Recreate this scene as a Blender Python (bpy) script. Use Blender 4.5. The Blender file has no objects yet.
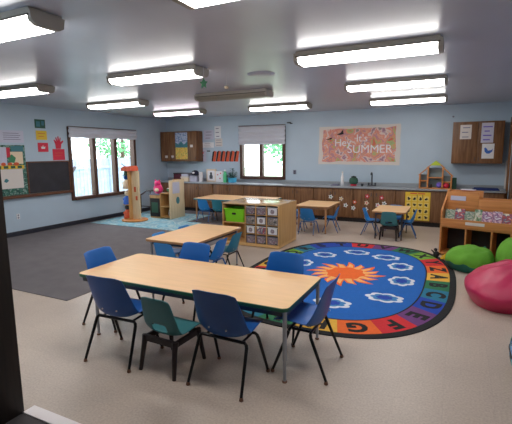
import bpy, bmesh, math, random
from mathutils import Vector, Matrix, noise as mnoise
R = math.radians
PI = math.pi
random.seed(7)
SC = bpy.context.scene
COL = SC.collection

# ------------------------------------------------------------------ materials
def _nt(name):
    m = bpy.data.materials.new(name); m.use_nodes = True
    nt = m.node_tree; b = nt.nodes['Principled BSDF']
    return m, nt, b
def S(c):   # sRGB 0-255 -> linear
    return tuple(((v/255)/12.92 if v/255 <= .04045 else ((v/255+.055)/1.055)**2.4) for v in c)+(1,)
def mat(name, c, rough=.5, metal=0, spec=.5, noise=0, nscale=8, bump=0, bscale=60, stretch=(1,1,1), sheen=0, coat=0):
    m, nt, b = _nt(name)
    c = S(c)
    b.inputs['Base Color'].default_value = c
    b.inputs['Roughness'].default_value = rough
    b.inputs['Metallic'].default_value = metal
    b.inputs['Specular IOR Level'].default_value = spec
    if sheen: b.inputs['Sheen Weight'].default_value = sheen
    if coat: b.inputs['Coat Weight'].default_value = coat
    tc = nt.nodes.new('ShaderNodeTexCoord'); mp = nt.nodes.new('ShaderNodeMapping')
    nt.links.new(tc.outputs['Object'], mp.inputs[0]); mp.inputs['Scale'].default_value = stretch
    if noise:
        n = nt.nodes.new('ShaderNodeTexNoise'); n.inputs['Scale'].default_value = nscale; n.inputs['Detail'].default_value = 5
        nt.links.new(mp.outputs[0], n.inputs['Vector'])
        r = nt.nodes.new('ShaderNodeValToRGB')
        r.color_ramp.elements[0].position = .3; r.color_ramp.elements[1].position = .7
        r.color_ramp.elements[0].color = tuple(v*(1-noise) for v in c[:3])+(1,)
        r.color_ramp.elements[1].color = tuple(min(1, v*(1+noise)) for v in c[:3])+(1,)
        nt.links.new(n.outputs['Fac'], r.inputs[0]); nt.links.new(r.outputs[0], b.inputs['Base Color'])
    if bump:
        n2 = nt.nodes.new('ShaderNodeTexNoise'); n2.inputs['Scale'].default_value = bscale; n2.inputs['Detail'].default_value = 3
        nt.links.new(mp.outputs[0], n2.inputs['Vector'])
        bp = nt.nodes.new('ShaderNodeBump'); bp.inputs['Strength'].default_value = bump; bp.inputs['Distance'].default_value = .01
        nt.links.new(n2.outputs['Fac'], bp.inputs['Height']); nt.links.new(bp.outputs[0], b.inputs['Normal'])
    return m
def wood(name, c1, c2, rough=.45, axis='X', scale=3, spec=.4):
    m, nt, b = _nt(name)
    tc = nt.nodes.new('ShaderNodeTexCoord'); mp = nt.nodes.new('ShaderNodeMapping')
    nt.links.new(tc.outputs['Object'], mp.inputs[0])
    mp.inputs['Scale'].default_value = {'X': (1, 14, 14), 'Y': (14, 1, 14), 'Z': (14, 14, 1)}[axis]
    n = nt.nodes.new('ShaderNodeTexNoise'); n.inputs['Scale'].default_value = scale; n.inputs['Detail'].default_value = 8; n.inputs['Distortion'].default_value = .6
    nt.links.new(mp.outputs[0], n.inputs['Vector'])
    r = nt.nodes.new('ShaderNodeValToRGB'); e = r.color_ramp.elements
    e[0].position = .3; e[1].position = .7; e[0].color = S(c1); e[1].color = S(c2)
    nt.links.new(n.outputs['Fac'], r.inputs[0]); nt.links.new(r.outputs[0], b.inputs['Base Color'])
    b.inputs['Roughness'].default_value = rough; b.inputs['Specular IOR Level'].default_value = spec
    return m
def patch(name, cols, scale=6, rough=.7, detail=3, vor=False, dist=.5):
    """many-coloured blotches (painted paper, printed cloth)"""
    m, nt, b = _nt(name)
    tc = nt.nodes.new('ShaderNodeTexCoord')
    if vor:
        n = nt.nodes.new('ShaderNodeTexVoronoi'); n.inputs['Scale'].default_value = scale
        sp = nt.nodes.new('ShaderNodeSeparateColor'); nt.links.new(n.outputs['Color'], sp.inputs[0]); out = sp.outputs[0]
    else:
        n = nt.nodes.new('ShaderNodeTexNoise'); n.inputs['Scale'].default_value = scale; n.inputs['Detail'].default_value = detail
        n.inputs['Distortion'].default_value = dist; out = n.outputs['Fac']
    nt.links.new(tc.outputs['Object'], n.inputs['Vector'])
    r = nt.nodes.new('ShaderNodeValToRGB'); r.color_ramp.interpolation = 'CONSTANT' if vor else 'LINEAR'
    e = r.color_ramp.elements
    lo, hi = (0, 1) if vor else (.28, .72)
    k = len(cols)
    e[0].position = lo; e[0].color = S(cols[0])
    e[1].position = lo+(hi-lo)*(k-1)/k; e[1].color = S(cols[-1])
    for i in range(1, k-1):
        x = e.new(lo+(hi-lo)*i/k); x.color = S(cols[i])
    nt.links.new(out, r.inputs[0]); nt.links.new(r.outputs[0], b.inputs['Base Color'])
    b.inputs['Roughness'].default_value = rough
    return m
def emit(name, c, s):
    m, nt, b = _nt(name)
    b.inputs['Base Color'].default_value = c+(1,)
    b.inputs['Emission Color'].default_value = c+(1,)
    b.inputs['Emission Strength'].default_value = s
    return m
def glass_mat():
    m = bpy.data.materials.new('window_glass'); m.use_nodes = True; nt = m.node_tree; nt.nodes.clear()
    o = nt.nodes.new('ShaderNodeOutputMaterial'); mx = nt.nodes.new('ShaderNodeMixShader')
    t = nt.nodes.new('ShaderNodeBsdfTransparent'); g = nt.nodes.new('ShaderNodeBsdfGlossy'); g.inputs['Roughness'].default_value = .02
    mx.inputs[0].default_value = .07
    nt.links.new(t.outputs[0], mx.inputs[1]); nt.links.new(g.outputs[0], mx.inputs[2]); nt.links.new(mx.outputs[0], o.inputs[0])
    return m

M = {}
M['wall'] = mat('painted_wall_blue', (178,196,211), .55, noise=.03, nscale=2, bump=.05, bscale=90)
M['ceiling'] = mat('gloss_painted_ceiling', (186,190,204), .32, spec=.65, noise=.05, nscale=1.2, bump=.3, bscale=2.2, stretch=(1.5,.5,1))
M['outwall'] = mat('outer_wall', (200,200,195), .8)
M['hallwall'] = mat('hall_wall', (120,120,118), .8)
M['casing'] = wood('dark_casing', (24,17,15), (38,27,23), .6, 'Z')
M['base'] = mat('dark_baseboard', (40,42,52), .5)
M['wtrim'] = wood('brown_window_wood', (66,44,36), (96,68,54), .5, 'Z')
M['ledge'] = wood('ledge_wood', (84,52,36), (112,74,52), .5, 'Y')
M['cab'] = wood('walnut_cabinet', (94,62,38), (138,98,64), .45, 'Z', 2)
M['cabdark'] = mat('toe_kick_and_shade_black', (28,22,22), .6)  # toe kicks, also the shade painted into open cells and cubbies
M['counter'] = mat('grey_laminate_counter', (150,156,162), .3, noise=.06, nscale=40)
M['maple'] = wood('maple_ply', (203,160,104), (222,182,126), .4, 'X', 2)
M['maplev'] = wood('maple_ply_upright', (190,144,88), (212,168,110), .42, 'Z', 2)
M['palewood'] = wood('pale_birch', (214,190,150), (232,210,174), .45, 'Z', 2)
M['topgloss'] = wood('varnished_maple_top', (205,168,120), (222,186,138), .16, 'X', 2, .8)
M['orangewood'] = wood('honey_birch', (190,122,66), (214,146,84), .4, 'X', 2)
M['tabletop'] = mat('light_maple_laminate', (232,188,136), .38, noise=.045, nscale=3, stretch=(1,9,1))
M['greenedge'] = mat('green_edge_band', (34,92,66), .4)
M['tanedge'] = mat('tan_edge_band', (176,128,84), .45)
M['steel'] = mat('grey_painted_steel', (160,164,172), .35, metal=.6)
M['steeldk'] = mat('dark_steel', (70,72,80), .4, metal=.5)
M['woodleg'] = wood('table_leg_wood', (176,128,88), (196,148,104), .5, 'Z')
M['blue'] = mat('royal_blue_plastic', (14,94,176), .38, noise=.04, nscale=6)
M['navy'] = mat('navy_blue_plastic', (14,82,156), .4, noise=.05, nscale=5)
M['sky'] = mat('bright_blue_plastic', (34,128,200), .42)
M['teal'] = mat('teal_plastic', (58,122,128), .42, noise=.04, nscale=6)
M['bluegreen'] = mat('blue_green_plastic', (44,128,146), .42)
M['black'] = mat('black_tube', (18,18,20), .35, metal=.3)
M['bluetube'] = mat('blue_painted_tube', (36,96,160), .4)
M['darkwood'] = mat('dark_brown_leg', (34,22,24), .45)
M['glide'] = mat('brass_glide', (120,84,66), .45, metal=.4)
M['rivet'] = mat('rivet_steel', (190,190,195), .3, metal=.9)
M['housing'] = mat('fixture_metal', (172,166,156), .5)
M['rim'] = mat('fixture_rim', (96,90,84), .6)
M['deadlens'] = mat('unlit_lens', (150,144,132), .5, noise=.08, nscale=60)
M['lens'] = emit('lit_acrylic_lens', (1,.97,.93), 16.5)
M['lenspink'] = emit('lit_acrylic_lens_pinkish', (1,.86,.95), 12)
M['glass'] = glass_mat()
M['white'] = mat('white_paper', (225,225,228), .7)
M['offwhite'] = mat('cream_paper', (214,206,200), .75)
M['lilac'] = mat('pale_lilac_paper', (196,196,214), .75)
M['blind'] = mat('white_fabric_shade', (205,208,218), .8, bump=.3, bscale=30, stretch=(1,1,6))
M['slate'] = mat('black_slate', (40,38,44), .6, noise=.25, nscale=4)
M['red'] = mat('red_card', (206,40,66), .6)
M['yellow'] = mat('yellow_card', (224,186,50), .6)
M['green'] = mat('green_card', (60,130,90), .6)
M['lime'] = mat('lime_plastic', (130,212,28), .4)
M['darkgreen'] = mat('dark_green', (40,84,66), .6)
M['blk'] = mat('black_matter', (24,22,26), .7)
M['purple'] = mat('purple_plastic', (110,90,190), .4)
M['pink'] = mat('pink_plush', (226,40,120), .8, sheen=.4)
M['cream'] = mat('cream_plush', (226,206,178), .85)
M['orange'] = mat('orange_red_card', (206,86,50), .6)
M['bluecloth'] = mat('blue_cloth', (62,106,190), .85)
M['gltxt'] = mat('grey_print', (120,120,140), .7)
M['bean_red'] = mat('crimson_vinyl', (196,40,86), .42, noise=.06, nscale=3, bump=.8, bscale=5)
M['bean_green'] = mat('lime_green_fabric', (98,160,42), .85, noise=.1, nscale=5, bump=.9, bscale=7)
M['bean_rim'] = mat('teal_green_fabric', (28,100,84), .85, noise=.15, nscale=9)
M['ycloth'] = mat('mustard_cloth', (206,160,30), .85, noise=.3, nscale=24)
M['vinyl_strip'] = mat('white_threshold', (248,240,240), .5)
M['hallcarpet'] = mat('dark_hall_carpet', (78,74,76), .95, noise=.1, nscale=90)

def floor_material():
    m, nt, b = _nt('speckled_beige_vinyl')
    tc = nt.nodes.new('ShaderNodeTexCoord')
    n1 = nt.nodes.new('ShaderNodeTexNoise'); n1.inputs['Scale'].default_value = 70; n1.inputs['Detail'].default_value = 4
    n2 = nt.nodes.new('ShaderNodeTexNoise'); n2.inputs['Scale'].default_value = 1.3; n2.inputs['Detail'].default_value = 5
    br = nt.nodes.new('ShaderNodeTexBrick'); br.offset = 0
    br.inputs['Scale'].default_value = 1; br.inputs['Brick Width'].default_value = .3; br.inputs['Row Height'].default_value = .3
    br.inputs['Mortar Size'].default_value = .0015
    br.inputs['Color1'].default_value = (1,1,1,1); br.inputs['Color2'].default_value = (.955,.955,.955,1); br.inputs['Mortar'].default_value = (.88,.88,.88,1)
    for n in (n1, n2, br): nt.links.new(tc.outputs['Object'], n.inputs['Vector'])
    r = nt.nodes.new('ShaderNodeValToRGB'); e = r.color_ramp.elements
    e[0].position = .32; e[1].position = .68; e[0].color = S((184,167,153)); e[1].color = S((204,188,173))
    nt.links.new(n1.outputs['Fac'], r.inputs[0])
    r2 = nt.nodes.new('ShaderNodeValToRGB'); e = r2.color_ramp.elements
    e[0].position = .3; e[1].position = .7; e[0].color = (.86,.85,.86,1); e[1].color = (1,1,1,1)
    nt.links.new(n2.outputs['Fac'], r2.inputs[0])
    mx = nt.nodes.new('ShaderNodeMix'); mx.data_type = 'RGBA'; mx.blend_type = 'MULTIPLY'; mx.inputs[0].default_value = 1
    mx2 = nt.nodes.new('ShaderNodeMix'); mx2.data_type = 'RGBA'; mx2.blend_type = 'MULTIPLY'; mx2.inputs[0].default_value = 1
    nt.links.new(r.outputs[0], mx.inputs[6]); nt.links.new(r2.outputs[0], mx.inputs[7])
    nt.links.new(mx.outputs[2], mx2.inputs[6]); nt.links.new(br.outputs[0], mx2.inputs[7])
    nt.links.new(mx2.outputs[2], b.inputs['Base Color'])
    b.inputs['Roughness'].default_value = .38; b.inputs['Specular IOR Level'].default_value = .45
    return m
M['floor'] = floor_material()
M['carpet'] = mat('charcoal_carpet', (104,99,101), .95, noise=.09, nscale=5, bump=.5, bscale=220)
M['tealrug'] = patch('pale_teal_rug', [(120,170,186),(150,190,200),(104,160,180),(170,196,196),(124,160,176)], 4, .95)
M['paint'] = patch('finger_paint', [(206,86,110),(130,160,130),(164,110,140),(222,208,196),(214,130,120),(226,170,140),(180,130,150),(228,150,110),(150,190,130),(214,110,90)], 4.2, .75, 7)
M['print1'] = patch('printed_cover_a', [(70,90,100),(190,190,170),(90,130,110),(210,206,190),(130,110,90)], 12, .5, 2)
M['print2'] = patch('printed_cover_b', [(190,50,80),(235,200,210),(120,60,120),(240,235,235),(60,80,150)], 11, .5, 2)
M['print3'] = patch('printed_cover_c', [(230,190,80),(70,120,80),(220,220,200),(180,80,60)], 10, .5, 2)
M['print4'] = patch('printed_cover_d', [(235,235,235),(180,60,60),(90,100,130),(235,225,200)], 13, .5, 2)
M['photo1'] = patch('snapshot_a', [(66,52,66),(150,120,130),(96,90,110),(190,176,176),(70,66,60)], 30, .45, 2)
M['photo2'] = patch('snapshot_b', [(90,110,100),(50,54,60),(170,160,150),(110,90,84),(200,196,196)], 26, .45, 2)
M['leafprint'] = patch('leaf_print_fabric', [(30,60,70),(90,150,180),(150,190,220),(60,130,110),(110,150,200)], 22, .85, vor=True)
M['flowerpic'] = patch('flower_print', [(60,110,70),(214,196,60),(230,150,60),(240,220,120),(70,120,60)], 34, .6, 2)
M['cloudpic'] = patch('cloud_print', [(110,130,170),(190,200,220),(120,140,180)], 18, .6, 2)
M['tealpic'] = mat('teal_print', (60,120,130), .6)
M['gcheck'] = patch('green_check_border', [(40,100,80),(120,150,140),(60,110,100),(30,70,66)], 40, .6, vor=True)
M['grass'] = mat('lawn', (176,192,160), .95, noise=.2, nscale=6)
M['leaf'] = mat('tree_leaves', (116,172,126), .8, noise=.3, nscale=4)
M['bark'] = mat('tree_bark', (100,80,66), .9)
M['fence'] = mat('weathered_fence', (158,170,190), .85, noise=.1, nscale=5)
M['shed'] = mat('white_siding', (225,228,230), .8)

# ------------------------------------------------------------------ mesh kit
class MB:
    def __init__(s): s.bm = bmesh.new()
    def _mi(s, faces, mi, T=None):
        for f in faces: f.material_index = mi
    def box(s, x0, x1, y0, y1, z0, z1, mi=0, bev=0, T=None):
        vs = [s.bm.verts.new((x, y, z)) for x in (x0, x1) for y in (y0, y1) for z in (z0, z1)]
        q = [(0,1,3,2),(4,6,7,5),(0,4,5,1),(2,3,7,6),(0,2,6,4),(1,5,7,3)]
        fs = [s.bm.faces.new([vs[i] for i in a]) for a in q]
        s._mi(fs, mi)
        if bev:
            es = list({e for f in fs for e in f.edges})
            r = bmesh.ops.bevel(s.bm, geom=es, offset=bev, segments=2, affect='EDGES', profile=.6)
            for f in r['faces']: f.material_index = mi
            vs = list({v for f in r['faces'] for v in f.verts} | {v for v in vs if v.is_valid})
        if T is not None:
            vs = [v for v in vs if v.is_valid]
            bmesh.ops.transform(s.bm, matrix=T, verts=vs)
        return s
    def tube(s, pts, r, seg=8, mi=0, cap=True):
        pts = [Vector(p) for p in pts]; n = len(pts)
        rr = r if isinstance(r, (list, tuple)) else [r]*n
        rings = []; up = None
        for i, p in enumerate(pts):
            t = (pts[min(i+1, n-1)]-pts[max(i-1, 0)]).normalized()
            if up is None:
                a = Vector((0,0,1)) if abs(t.z) < .9 else Vector((1,0,0))
                up = (a-t*a.dot(t)).normalized()
            else:
                up = (up-t*up.dot(t)).normalized()
            b = t.cross(up)
            rings.append([s.bm.verts.new(p+(up*math.cos(2*PI*k/seg)+b*math.sin(2*PI*k/seg))*rr[i]) for k in range(seg)])
        for i in range(n-1):
            for k in range(seg):
                f = s.bm.faces.new((rings[i][k], rings[i][(k+1)%seg], rings[i+1][(k+1)%seg], rings[i+1][k])); f.material_index = mi
        if cap:
            for rg in (rings[0][::-1], rings[-1]):
                f = s.bm.faces.new(rg); f.material_index = mi
        return s
    def lathe(s, prof, c=(0,0,0), seg=20, mi=0, sx=1, sy=1):
        rings = []
        for r, z in prof:
            if r < 1e-5: rings.append([s.bm.verts.new((c[0], c[1], c[2]+z))])
            else: rings.append([s.bm.verts.new((c[0]+r*sx*math.cos(2*PI*k/seg), c[1]+r*sy*math.sin(2*PI*k/seg), c[2]+z)) for k in range(seg)])
        for a, b in zip(rings, rings[1:]):
            for k in range(seg):
                k2 = (k+1) % seg
                if len(a) == 1 and len(b) == 1: continue
                if len(a) == 1: f = s.bm.faces.new((a[0], b[k2], b[k]))
                elif len(b) == 1: f = s.bm.faces.new((a[k], a[k2], b[0]))
                else: f = s.bm.faces.new((a[k], a[k2], b[k2], b[k]))
                f.material_index = mi
        for rg, fl in ((rings[0], True), (rings[-1], False)):
            if len(rg) > 1:
                f = s.bm.faces.new(rg[::-1] if fl else rg); f.material_index = mi
        return s
    def prism(s, poly, fn, d0, d1, mi=0):
        """poly 2-D outline, fn(u, v, d) -> 3-D"""
        a = [s.bm.verts.new(fn(u, v, d0)) for u, v in poly]; b = [s.bm.verts.new(fn(u, v, d1)) for u, v in poly]
        fs = [s.bm.faces.new(a[::-1]), s.bm.faces.new(b)]
        n = len(poly)
        for i in range(n): fs.append(s.bm.faces.new((a[i], a[(i+1)%n], b[(i+1)%n], b[i])))
        s._mi(fs, mi); return s
    def blob(s, c, r, sub=2, mi=0, amp=0, fr=2, seed=0, flat=None):
        g = bmesh.ops.create_icosphere(s.bm, subdivisions=sub, radius=1)
        for v in g['verts']:
            d = v.co.normalized()
            k = 1+amp*mnoise.noise(d*fr+Vector((seed, seed*.7, 0)))
            p = Vector((d.x*r[0]*k, d.y*r[1]*k, d.z*r[2]*k))
            if flat is not None and p.z < -flat: p.z = -flat
            v.co = p+Vector(c)
        for f in {f for v in g['verts'] for f in v.link_faces}: f.material_index = mi; f.smooth = True
        return s
    def merge(s, me, T, mi=0):
        n0 = len(s.bm.faces); v0 = len(s.bm.verts)
        s.bm.from_mesh(me); s.bm.verts.ensure_lookup_table(); s.bm.faces.ensure_lookup_table()
        bmesh.ops.transform(s.bm, matrix=T, verts=s.bm.verts[v0:])
        for f in s.bm.faces[n0:]: f.material_index = mi
        return s
def link(name, mb, mats, parent=None, smooth=True, recalc=True):
    if recalc: bmesh.ops.recalc_face_normals(mb.bm, faces=mb.bm.faces)
    me = bpy.data.meshes.new(name); mb.bm.to_mesh(me); mb.bm.free()
    for m in (mats if isinstance(mats, (list, tuple)) else [mats]): me.materials.append(M[m] if isinstance(m, str) else m)
    if smooth:
        for p in me.polygons: p.use_smooth = True
        me.set_sharp_from_angle(angle=R(38))
    o = bpy.data.objects.new(name, me); COL.objects.link(o)
    if parent: o.parent = parent
    return o
def tag(o, label, cat, group=None, kind=None):
    if label: o['label'] = label
    if cat: o['category'] = cat
    if group: o['group'] = group
    if kind: o['kind'] = kind
    return o
def struct(name, mb, mats, parent=None, **k):
    o = link(name, mb, mats, parent, **k)
    if not parent: o['kind'] = 'structure'
    return o
def empty(name, loc=(0,0,0), rz=0, label=None, cat=None, group=None):
    o = bpy.data.objects.new(name, None); COL.objects.link(o); o.location = loc; o.rotation_euler = (0, 0, rz)
    o.empty_display_size = .1
    return tag(o, label, cat, group)
def copy_tree(o, parent=None):
    c = o.copy(); COL.objects.link(c)
    if parent: c.parent = parent
    for ch in list(o.children): copy_tree(ch, c)
    return c
def text_mesh(txt, size, ext=.0005, bold=.0):
    cu = bpy.data.curves.new('t', 'FONT'); cu.body = txt; cu.size = size; cu.extrude = ext; cu.offset = bold
    cu.align_x = 'CENTER'; cu.align_y = 'CENTER'; cu.resolution_u = 3
    ob = bpy.data.objects.new('t', cu); COL.objects.link(ob)
    bpy.context.view_layer.update()
    dg = bpy.context.evaluated_depsgraph_get(); me = bpy.data.meshes.new_from_object(ob.evaluated_get(dg))
    bpy.data.objects.remove(ob); bpy.data.curves.remove(cu)
    return me
def rrect(x0, x1, y0, y1, r, n=4):
    out = []
    for cx, cy, a in ((x1-r, y1-r, 0), (x0+r, y1-r, 90), (x0+r, y0+r, 180), (x1-r, y0+r, 270)):
        for k in range(n+1):
            t = R(a+90*k/n); out.append((cx+r*math.cos(t), cy+r*math.sin(t)))
    return out
XY = lambda u, v, d: (u, v, d)
XZ = lambda u, v, d: (u, d, v)      # outline in x/z, depth along y
YZ = lambda u, v, d: (d, u, v)      # outline in y/z, depth along x

# ------------------------------------------------------------------ room shell
WL, WR, WB, WF, CH = -7.9, .92, 10.0, 1.5, 2.62
struct('floor', MB().box(WL-.15, 2.4, WF, WB+.15, -.1, 0), 'floor')
struct('floor_hall', MB().box(-4.2, 2.4, -2.6, WF, -.1, 0), 'hallcarpet')
struct('floor_carpet', MB().box(WL, -3.87, 3.02, WB, 0, .007), 'carpet')
struct('ceiling', MB().box(WL-.15, 2.4, -2.6, WB+.15, CH, CH+.1), 'ceiling')
# left wall with its window opening
wy0, wy1, wz0, wz1 = 6.55, 8.6, .62, 2.2
b = MB()
for a in ((WF-.12, wy0, 0, CH), (wy1, WB+.15, 0, CH), (wy0, wy1, 0, wz0), (wy0, wy1, wz1, CH)):
    b.box(WL-.15, WL, a[0], a[1], a[2], a[3])
struct('wall_left', b, 'wall', smooth=False)
bx0, bx1, bz0, bz1 = -5.34, -4.1, .96, 2.26
b = MB()
for a in ((WL, bx0, 0, CH), (bx1, WR, 0, CH), (bx0, bx1, 0, bz0), (bx0, bx1, bz1, CH)):
    b.box(a[0], a[1], WB, WB+.15, a[2], a[3])
struct('wall_back', b, 'wall', smooth=False)
b = MB().box(WR, WR+.12, WF, 8.78, 0, CH).box(WR, WR+.12, 9.72, WB+.15, 0, CH).box(WR, WR+.12, 8.78, 9.72, 2.2, CH)
struct('wall_right', b, 'wall', smooth=False)
b = MB().box(WL, -2.54, WF-.12, WF, 0, CH).box(-2.54, WR+.12, WF-.12, WF, 2.56, CH)
struct('wall_front', b, 'wall', smooth=False)
b = MB().box(-3.4, -3.28, -2.6, WF-.12, 0, CH); struct('wall_hall_left', b, 'hallwall', smooth=False)
b = MB().box(2.28, 2.4, -2.6, WF+.0, 0, CH).box(WR+.12, 2.28, WF-.12, WF, 0, CH); struct('wall_hall_right', b, 'hallwall', smooth=False)
b = MB().box(-3.28, 2.28, -2.6, -2.48, 0, CH); struct('wall_hall_back', b, 'hallwall', smooth=False)
# opening the picture is taken through: dark jamb and white strip
b = MB().box(-2.54, -2.42, WF-.14, WF+.012, 0, 2.56, bev=.004)
struct('trim_1', b, 'casing')
struct('trim_2', MB().box(-2.42, WR, WF+.0, WF+.082, 0, .007, bev=.002), 'vinyl_strip')
# baseboards
struct('baseboard_left', MB().box(WL, WL+.014, WF, WB-.6, .007, .1, bev=.003), 'base')
struct('baseboard_right', MB().box(WR-.014, WR, WF+.09, 8.68, 0, .1, bev=.003), 'base')
struct('baseboard_front', MB().box(WL+.02, -2.56, WF, WF+.014, 0, .1, bev=.003), 'base')
# brown door in right wall close to the far corner
d = struct('door_1', MB().box(WR+.03, WR+.075, 8.8, 9.7, .005, 2.19, bev=.003), 'cab')
link('door_handle', MB().lathe([(0,-.03),(.03,-.025),(.032,0),(.012,.02),(.012,.05)], (0,0,0), 14), 'rivet', d)
d.children[0].location = (WR+.02, 8.88, .98); d.children[0].rotation_euler = (0, R(90), 0)
b = MB().box(WR-.02, WR+.02, 9.7, 9.8, 0, 2.29, bev=.004).box(WR-.02, WR+.02, 8.7, 8.8, 0, 2.29, bev=.004).box(WR-.02, WR+.02, 8.8, 9.7, 2.19, 2.29, bev=.004)
struct('trim_3', b, 'cab')
struct('trim_4', MB().box(WR-.03, WR, 9.93, WB, .84, 1.42, bev=.003), 'offwhite')

# windows
def window_left():
    w = struct('window_1', MB().box(WL-.1, WL-.09, wy0, wy1, wz0, wz1), 'wtrim')
    bpy.data.objects.remove(w)
    f = MB(); t = .055
    x0, x1 = WL-.12, WL+.03
    f.box(x0, x1, wy0-.05, wy0+.03, wz0-.05, wz1+.04, bev=.005).box(x0, x1, wy1-.03, wy1+.05, wz0-.05, wz1+.04, bev=.005)
    f.box(x0, x1, wy0+.03, wy1-.03, wz1-.03, wz1+.04, bev=.005).box(x0, x1+.03, wy0+.03, wy1-.03, wz0-.05, wz0+.03, bev=.005)
    w = struct('window_1', f, 'wtrim')
    m = MB()
    step = (wy1-wy0)/3
    for k in (1, 2): m.box(x0+.02, x1-.005, wy0+step*k-.05, wy0+step*k+.05, wz0+.03, wz1-.03, bev=.005)
    link('mullion', m, 'wtrim', w)
    for k in range(3):
        a = wy0+step*k+(.05 if k else .03); c = wy0+step*(k+1)-(.05 if k < 2 else .03)
        link('pane', MB().box(WL-.07, WL-.064, a, c, wz0+.03, wz1-.03), 'glass', w)
    for k, yy in enumerate((wy0+.02, wy0+step, wy0+2*step, wy1-.02)):
        pass
    return w
window_left()
f = MB(); y0, y1 = WB-.03, WB+.12
f.box(bx0-.05, bx0+.03, y0, y1, bz0-.05, bz1+.04, bev=.005).box(bx1-.03, bx1+.05, y0, y1, bz0-.05, bz1+.04, bev=.005)
f.box(bx0+.03, bx1-.03, y0, y1, bz1-.03, bz1+.04, bev=.005).box(bx0+.03, bx1-.03, y0-.03, y1, bz0-.05, bz0+.03, bev=.005)
w = struct('window_2', f, 'wtrim')
bm_ = (bx0+bx1)/2-.03
link('mullion', MB().box(bm_-.045, bm_+.045, y0+.005, y1-.02, bz0+.03, bz1-.03, bev=.005), 'wtrim', w)
link('pane', MB().box(bx0+.03, bm_-.045, WB+.06, WB+.066, bz0+.03, bz1-.03), 'glass', w)
link('pane', MB().box(bm_+.045, bx1-.03, WB+.06, WB+.066, bz0+.03, bz1-.03), 'glass', w)

def shade(name, along, a0, a1, z0, z1, off, folds, label):
    """gathered fabric shade with soft horizontal folds and a scalloped hem"""
    b = MB(); nu, nv = 40, folds*4
    rows = []
    for j in range(nv+1):
        t = j/nv; row = []
        for i in range(nu+1):
            s = i/nu
            d = off+.018*math.sin(t*folds*2*PI)+.008*math.sin(s*26)+.012
            z = z1-(z1-z0)*t-(.012*abs(math.sin(s*PI*6)) if j == nv else 0)
            u = a0+(a1-a0)*s
            row.append(b.bm.verts.new((WL+d, u, z) if along == 'y' else (u, WB-d, z)))
        rows.append(row)
    for j in range(nv):
        for i in range(nu): b.bm.faces.new((rows[j][i], rows[j][i+1], rows[j+1][i+1], rows[j+1][i]))
    o = link(name, b, 'blind'); m = o.modifiers.new('s', 'SOLIDIFY'); m.thickness = .006
    tag(o, label, 'window shade')
    h = MB()
    if along == 'y': h.box(WL+.031, WL+.062, a0, a1, z1-.0, z1+.02, bev=.004)
    else: h.box(a0, a1, WB-.06, WB-.03, z1, z1+.02, bev=.004)
    link('headrail', h, 'wtrim', o)
    return o
shade('window_shade', 'y', wy0-.05, wy1+.06, 2.0, 2.23, .045, 2, 'short pale fabric shade rolled up over the three-pane window on the left wall')
shade('window_shade', 'x', bx0-.06, bx1+.06, 1.84, 2.32, .05, 4, 'pale folded fabric shade half covering the small window on the back wall')

# ------------------------------------------------------------------ ceiling lights
def fixture(lit=True, m='lens'):
    L, W = 1.31, .27
    t = empty('ceiling_light')
    link('housing', MB().box(-L/2, L/2, -W/2+.003, W/2-.003, -.05, 0, bev=.002), 'housing', t)
    pr = [(-W/2, -.052), (-W/2+.02, -.09), (-W/2+.05, -.108), (W/2-.05, -.108), (W/2-.02, -.09), (W/2, -.052)]
    link('lens', MB().prism(pr, YZ, -L/2+.02, L/2-.02), m if lit else 'deadlens', t)
    for s in (-1, 1):
        pe = [(-W/2-.003, -.02), (-W/2+.01, -.088), (-W/2+.05, -.112), (W/2-.05, -.112), (W/2-.01, -.088), (W/2+.003, -.02)]
        a, c = sorted((s*(L/2-.02), s*(L/2+.02)))
        link('end_cap', MB().prism(pe, YZ, a, c), 'housing', t)
    link('rim', MB().box(-L/2, L/2, -W/2-.006, -W/2+.004, -.056, -.046).box(-L/2, L/2, W/2-.004, W/2+.006, -.056, -.046), 'rim', t)
    return t
fx = [(-.85, 2.12, 'lit ceiling light cut off by the top edge, nearest in the right row', 1),
      (-.85, 4.10, 'largest lit fluorescent ceiling light in the right row', 1),
      (-.86, 6.15, 'lit fluorescent ceiling light in the right row, second of the three stacked there', 1),
      (-.91, 8.22, 'lit fluorescent ceiling light at the right, farthest of its row and nearest the cupboards', 1),
      (-3.28, 2.06, 'big lit ceiling light at the upper left corner of the photo', 1),
      (-3.36, 4.10, 'long lit ceiling light with a green ornament hanging by its right end', 1),
      (-3.40, 6.08, 'unlit grey fluorescent ceiling light in the middle of the ceiling', 0),
      (-3.42, 8.10, 'lit ceiling light above the back wall window', 1),
      (-6.00, 4.10, 'small looking lit ceiling light at the left edge of the photo, above the poster board', 1),
      (-5.95, 6.08, 'lit ceiling light above the left three-pane window', 1),
      (-5.93, 8.02, 'pinkish lit ceiling light in front of the picture wall cabinet', 2)]
protos = {1: fixture(True), 0: fixture(False), 2: fixture(True, 'lenspink')}
used = set()
for x, y, lab, k in fx:
    o = protos[k] if k not in used else copy_tree(protos[k]); used.add(k)
    o.location = (x, y, CH); tag(o, lab, 'ceiling light', 'fluorescent ceiling lights')
tag(link('ceiling_plate', MB().lathe([(0,-.03),(.1,-.028),(.17,-.012),(.18,0)], (-2.3,4.85,CH), 28), 'ceiling'), 'faint round grey plate on the ceiling in front of the unlit light', 'ceiling plate')
o = empty('hanging_ornament', (-2.62, 4.02, CH-.1), 0, 'small green paper shape hanging at the end of a ceiling light', 'ornament')
link('string', MB().tube([(0,0,.1),(0,0,-.06)], .002, 5), 'white', o)
link('paper_shape', MB().prism([(0,.05),(.02,.015),(.05,.01),(.025,-.015),(.03,-.06),(0,-.035),(-.03,-.06),(-.025,-.015),(-.05,.01),(-.02,.015)], XZ, -.006, .006), 'green', o).location = (0,0,-.1)
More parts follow.
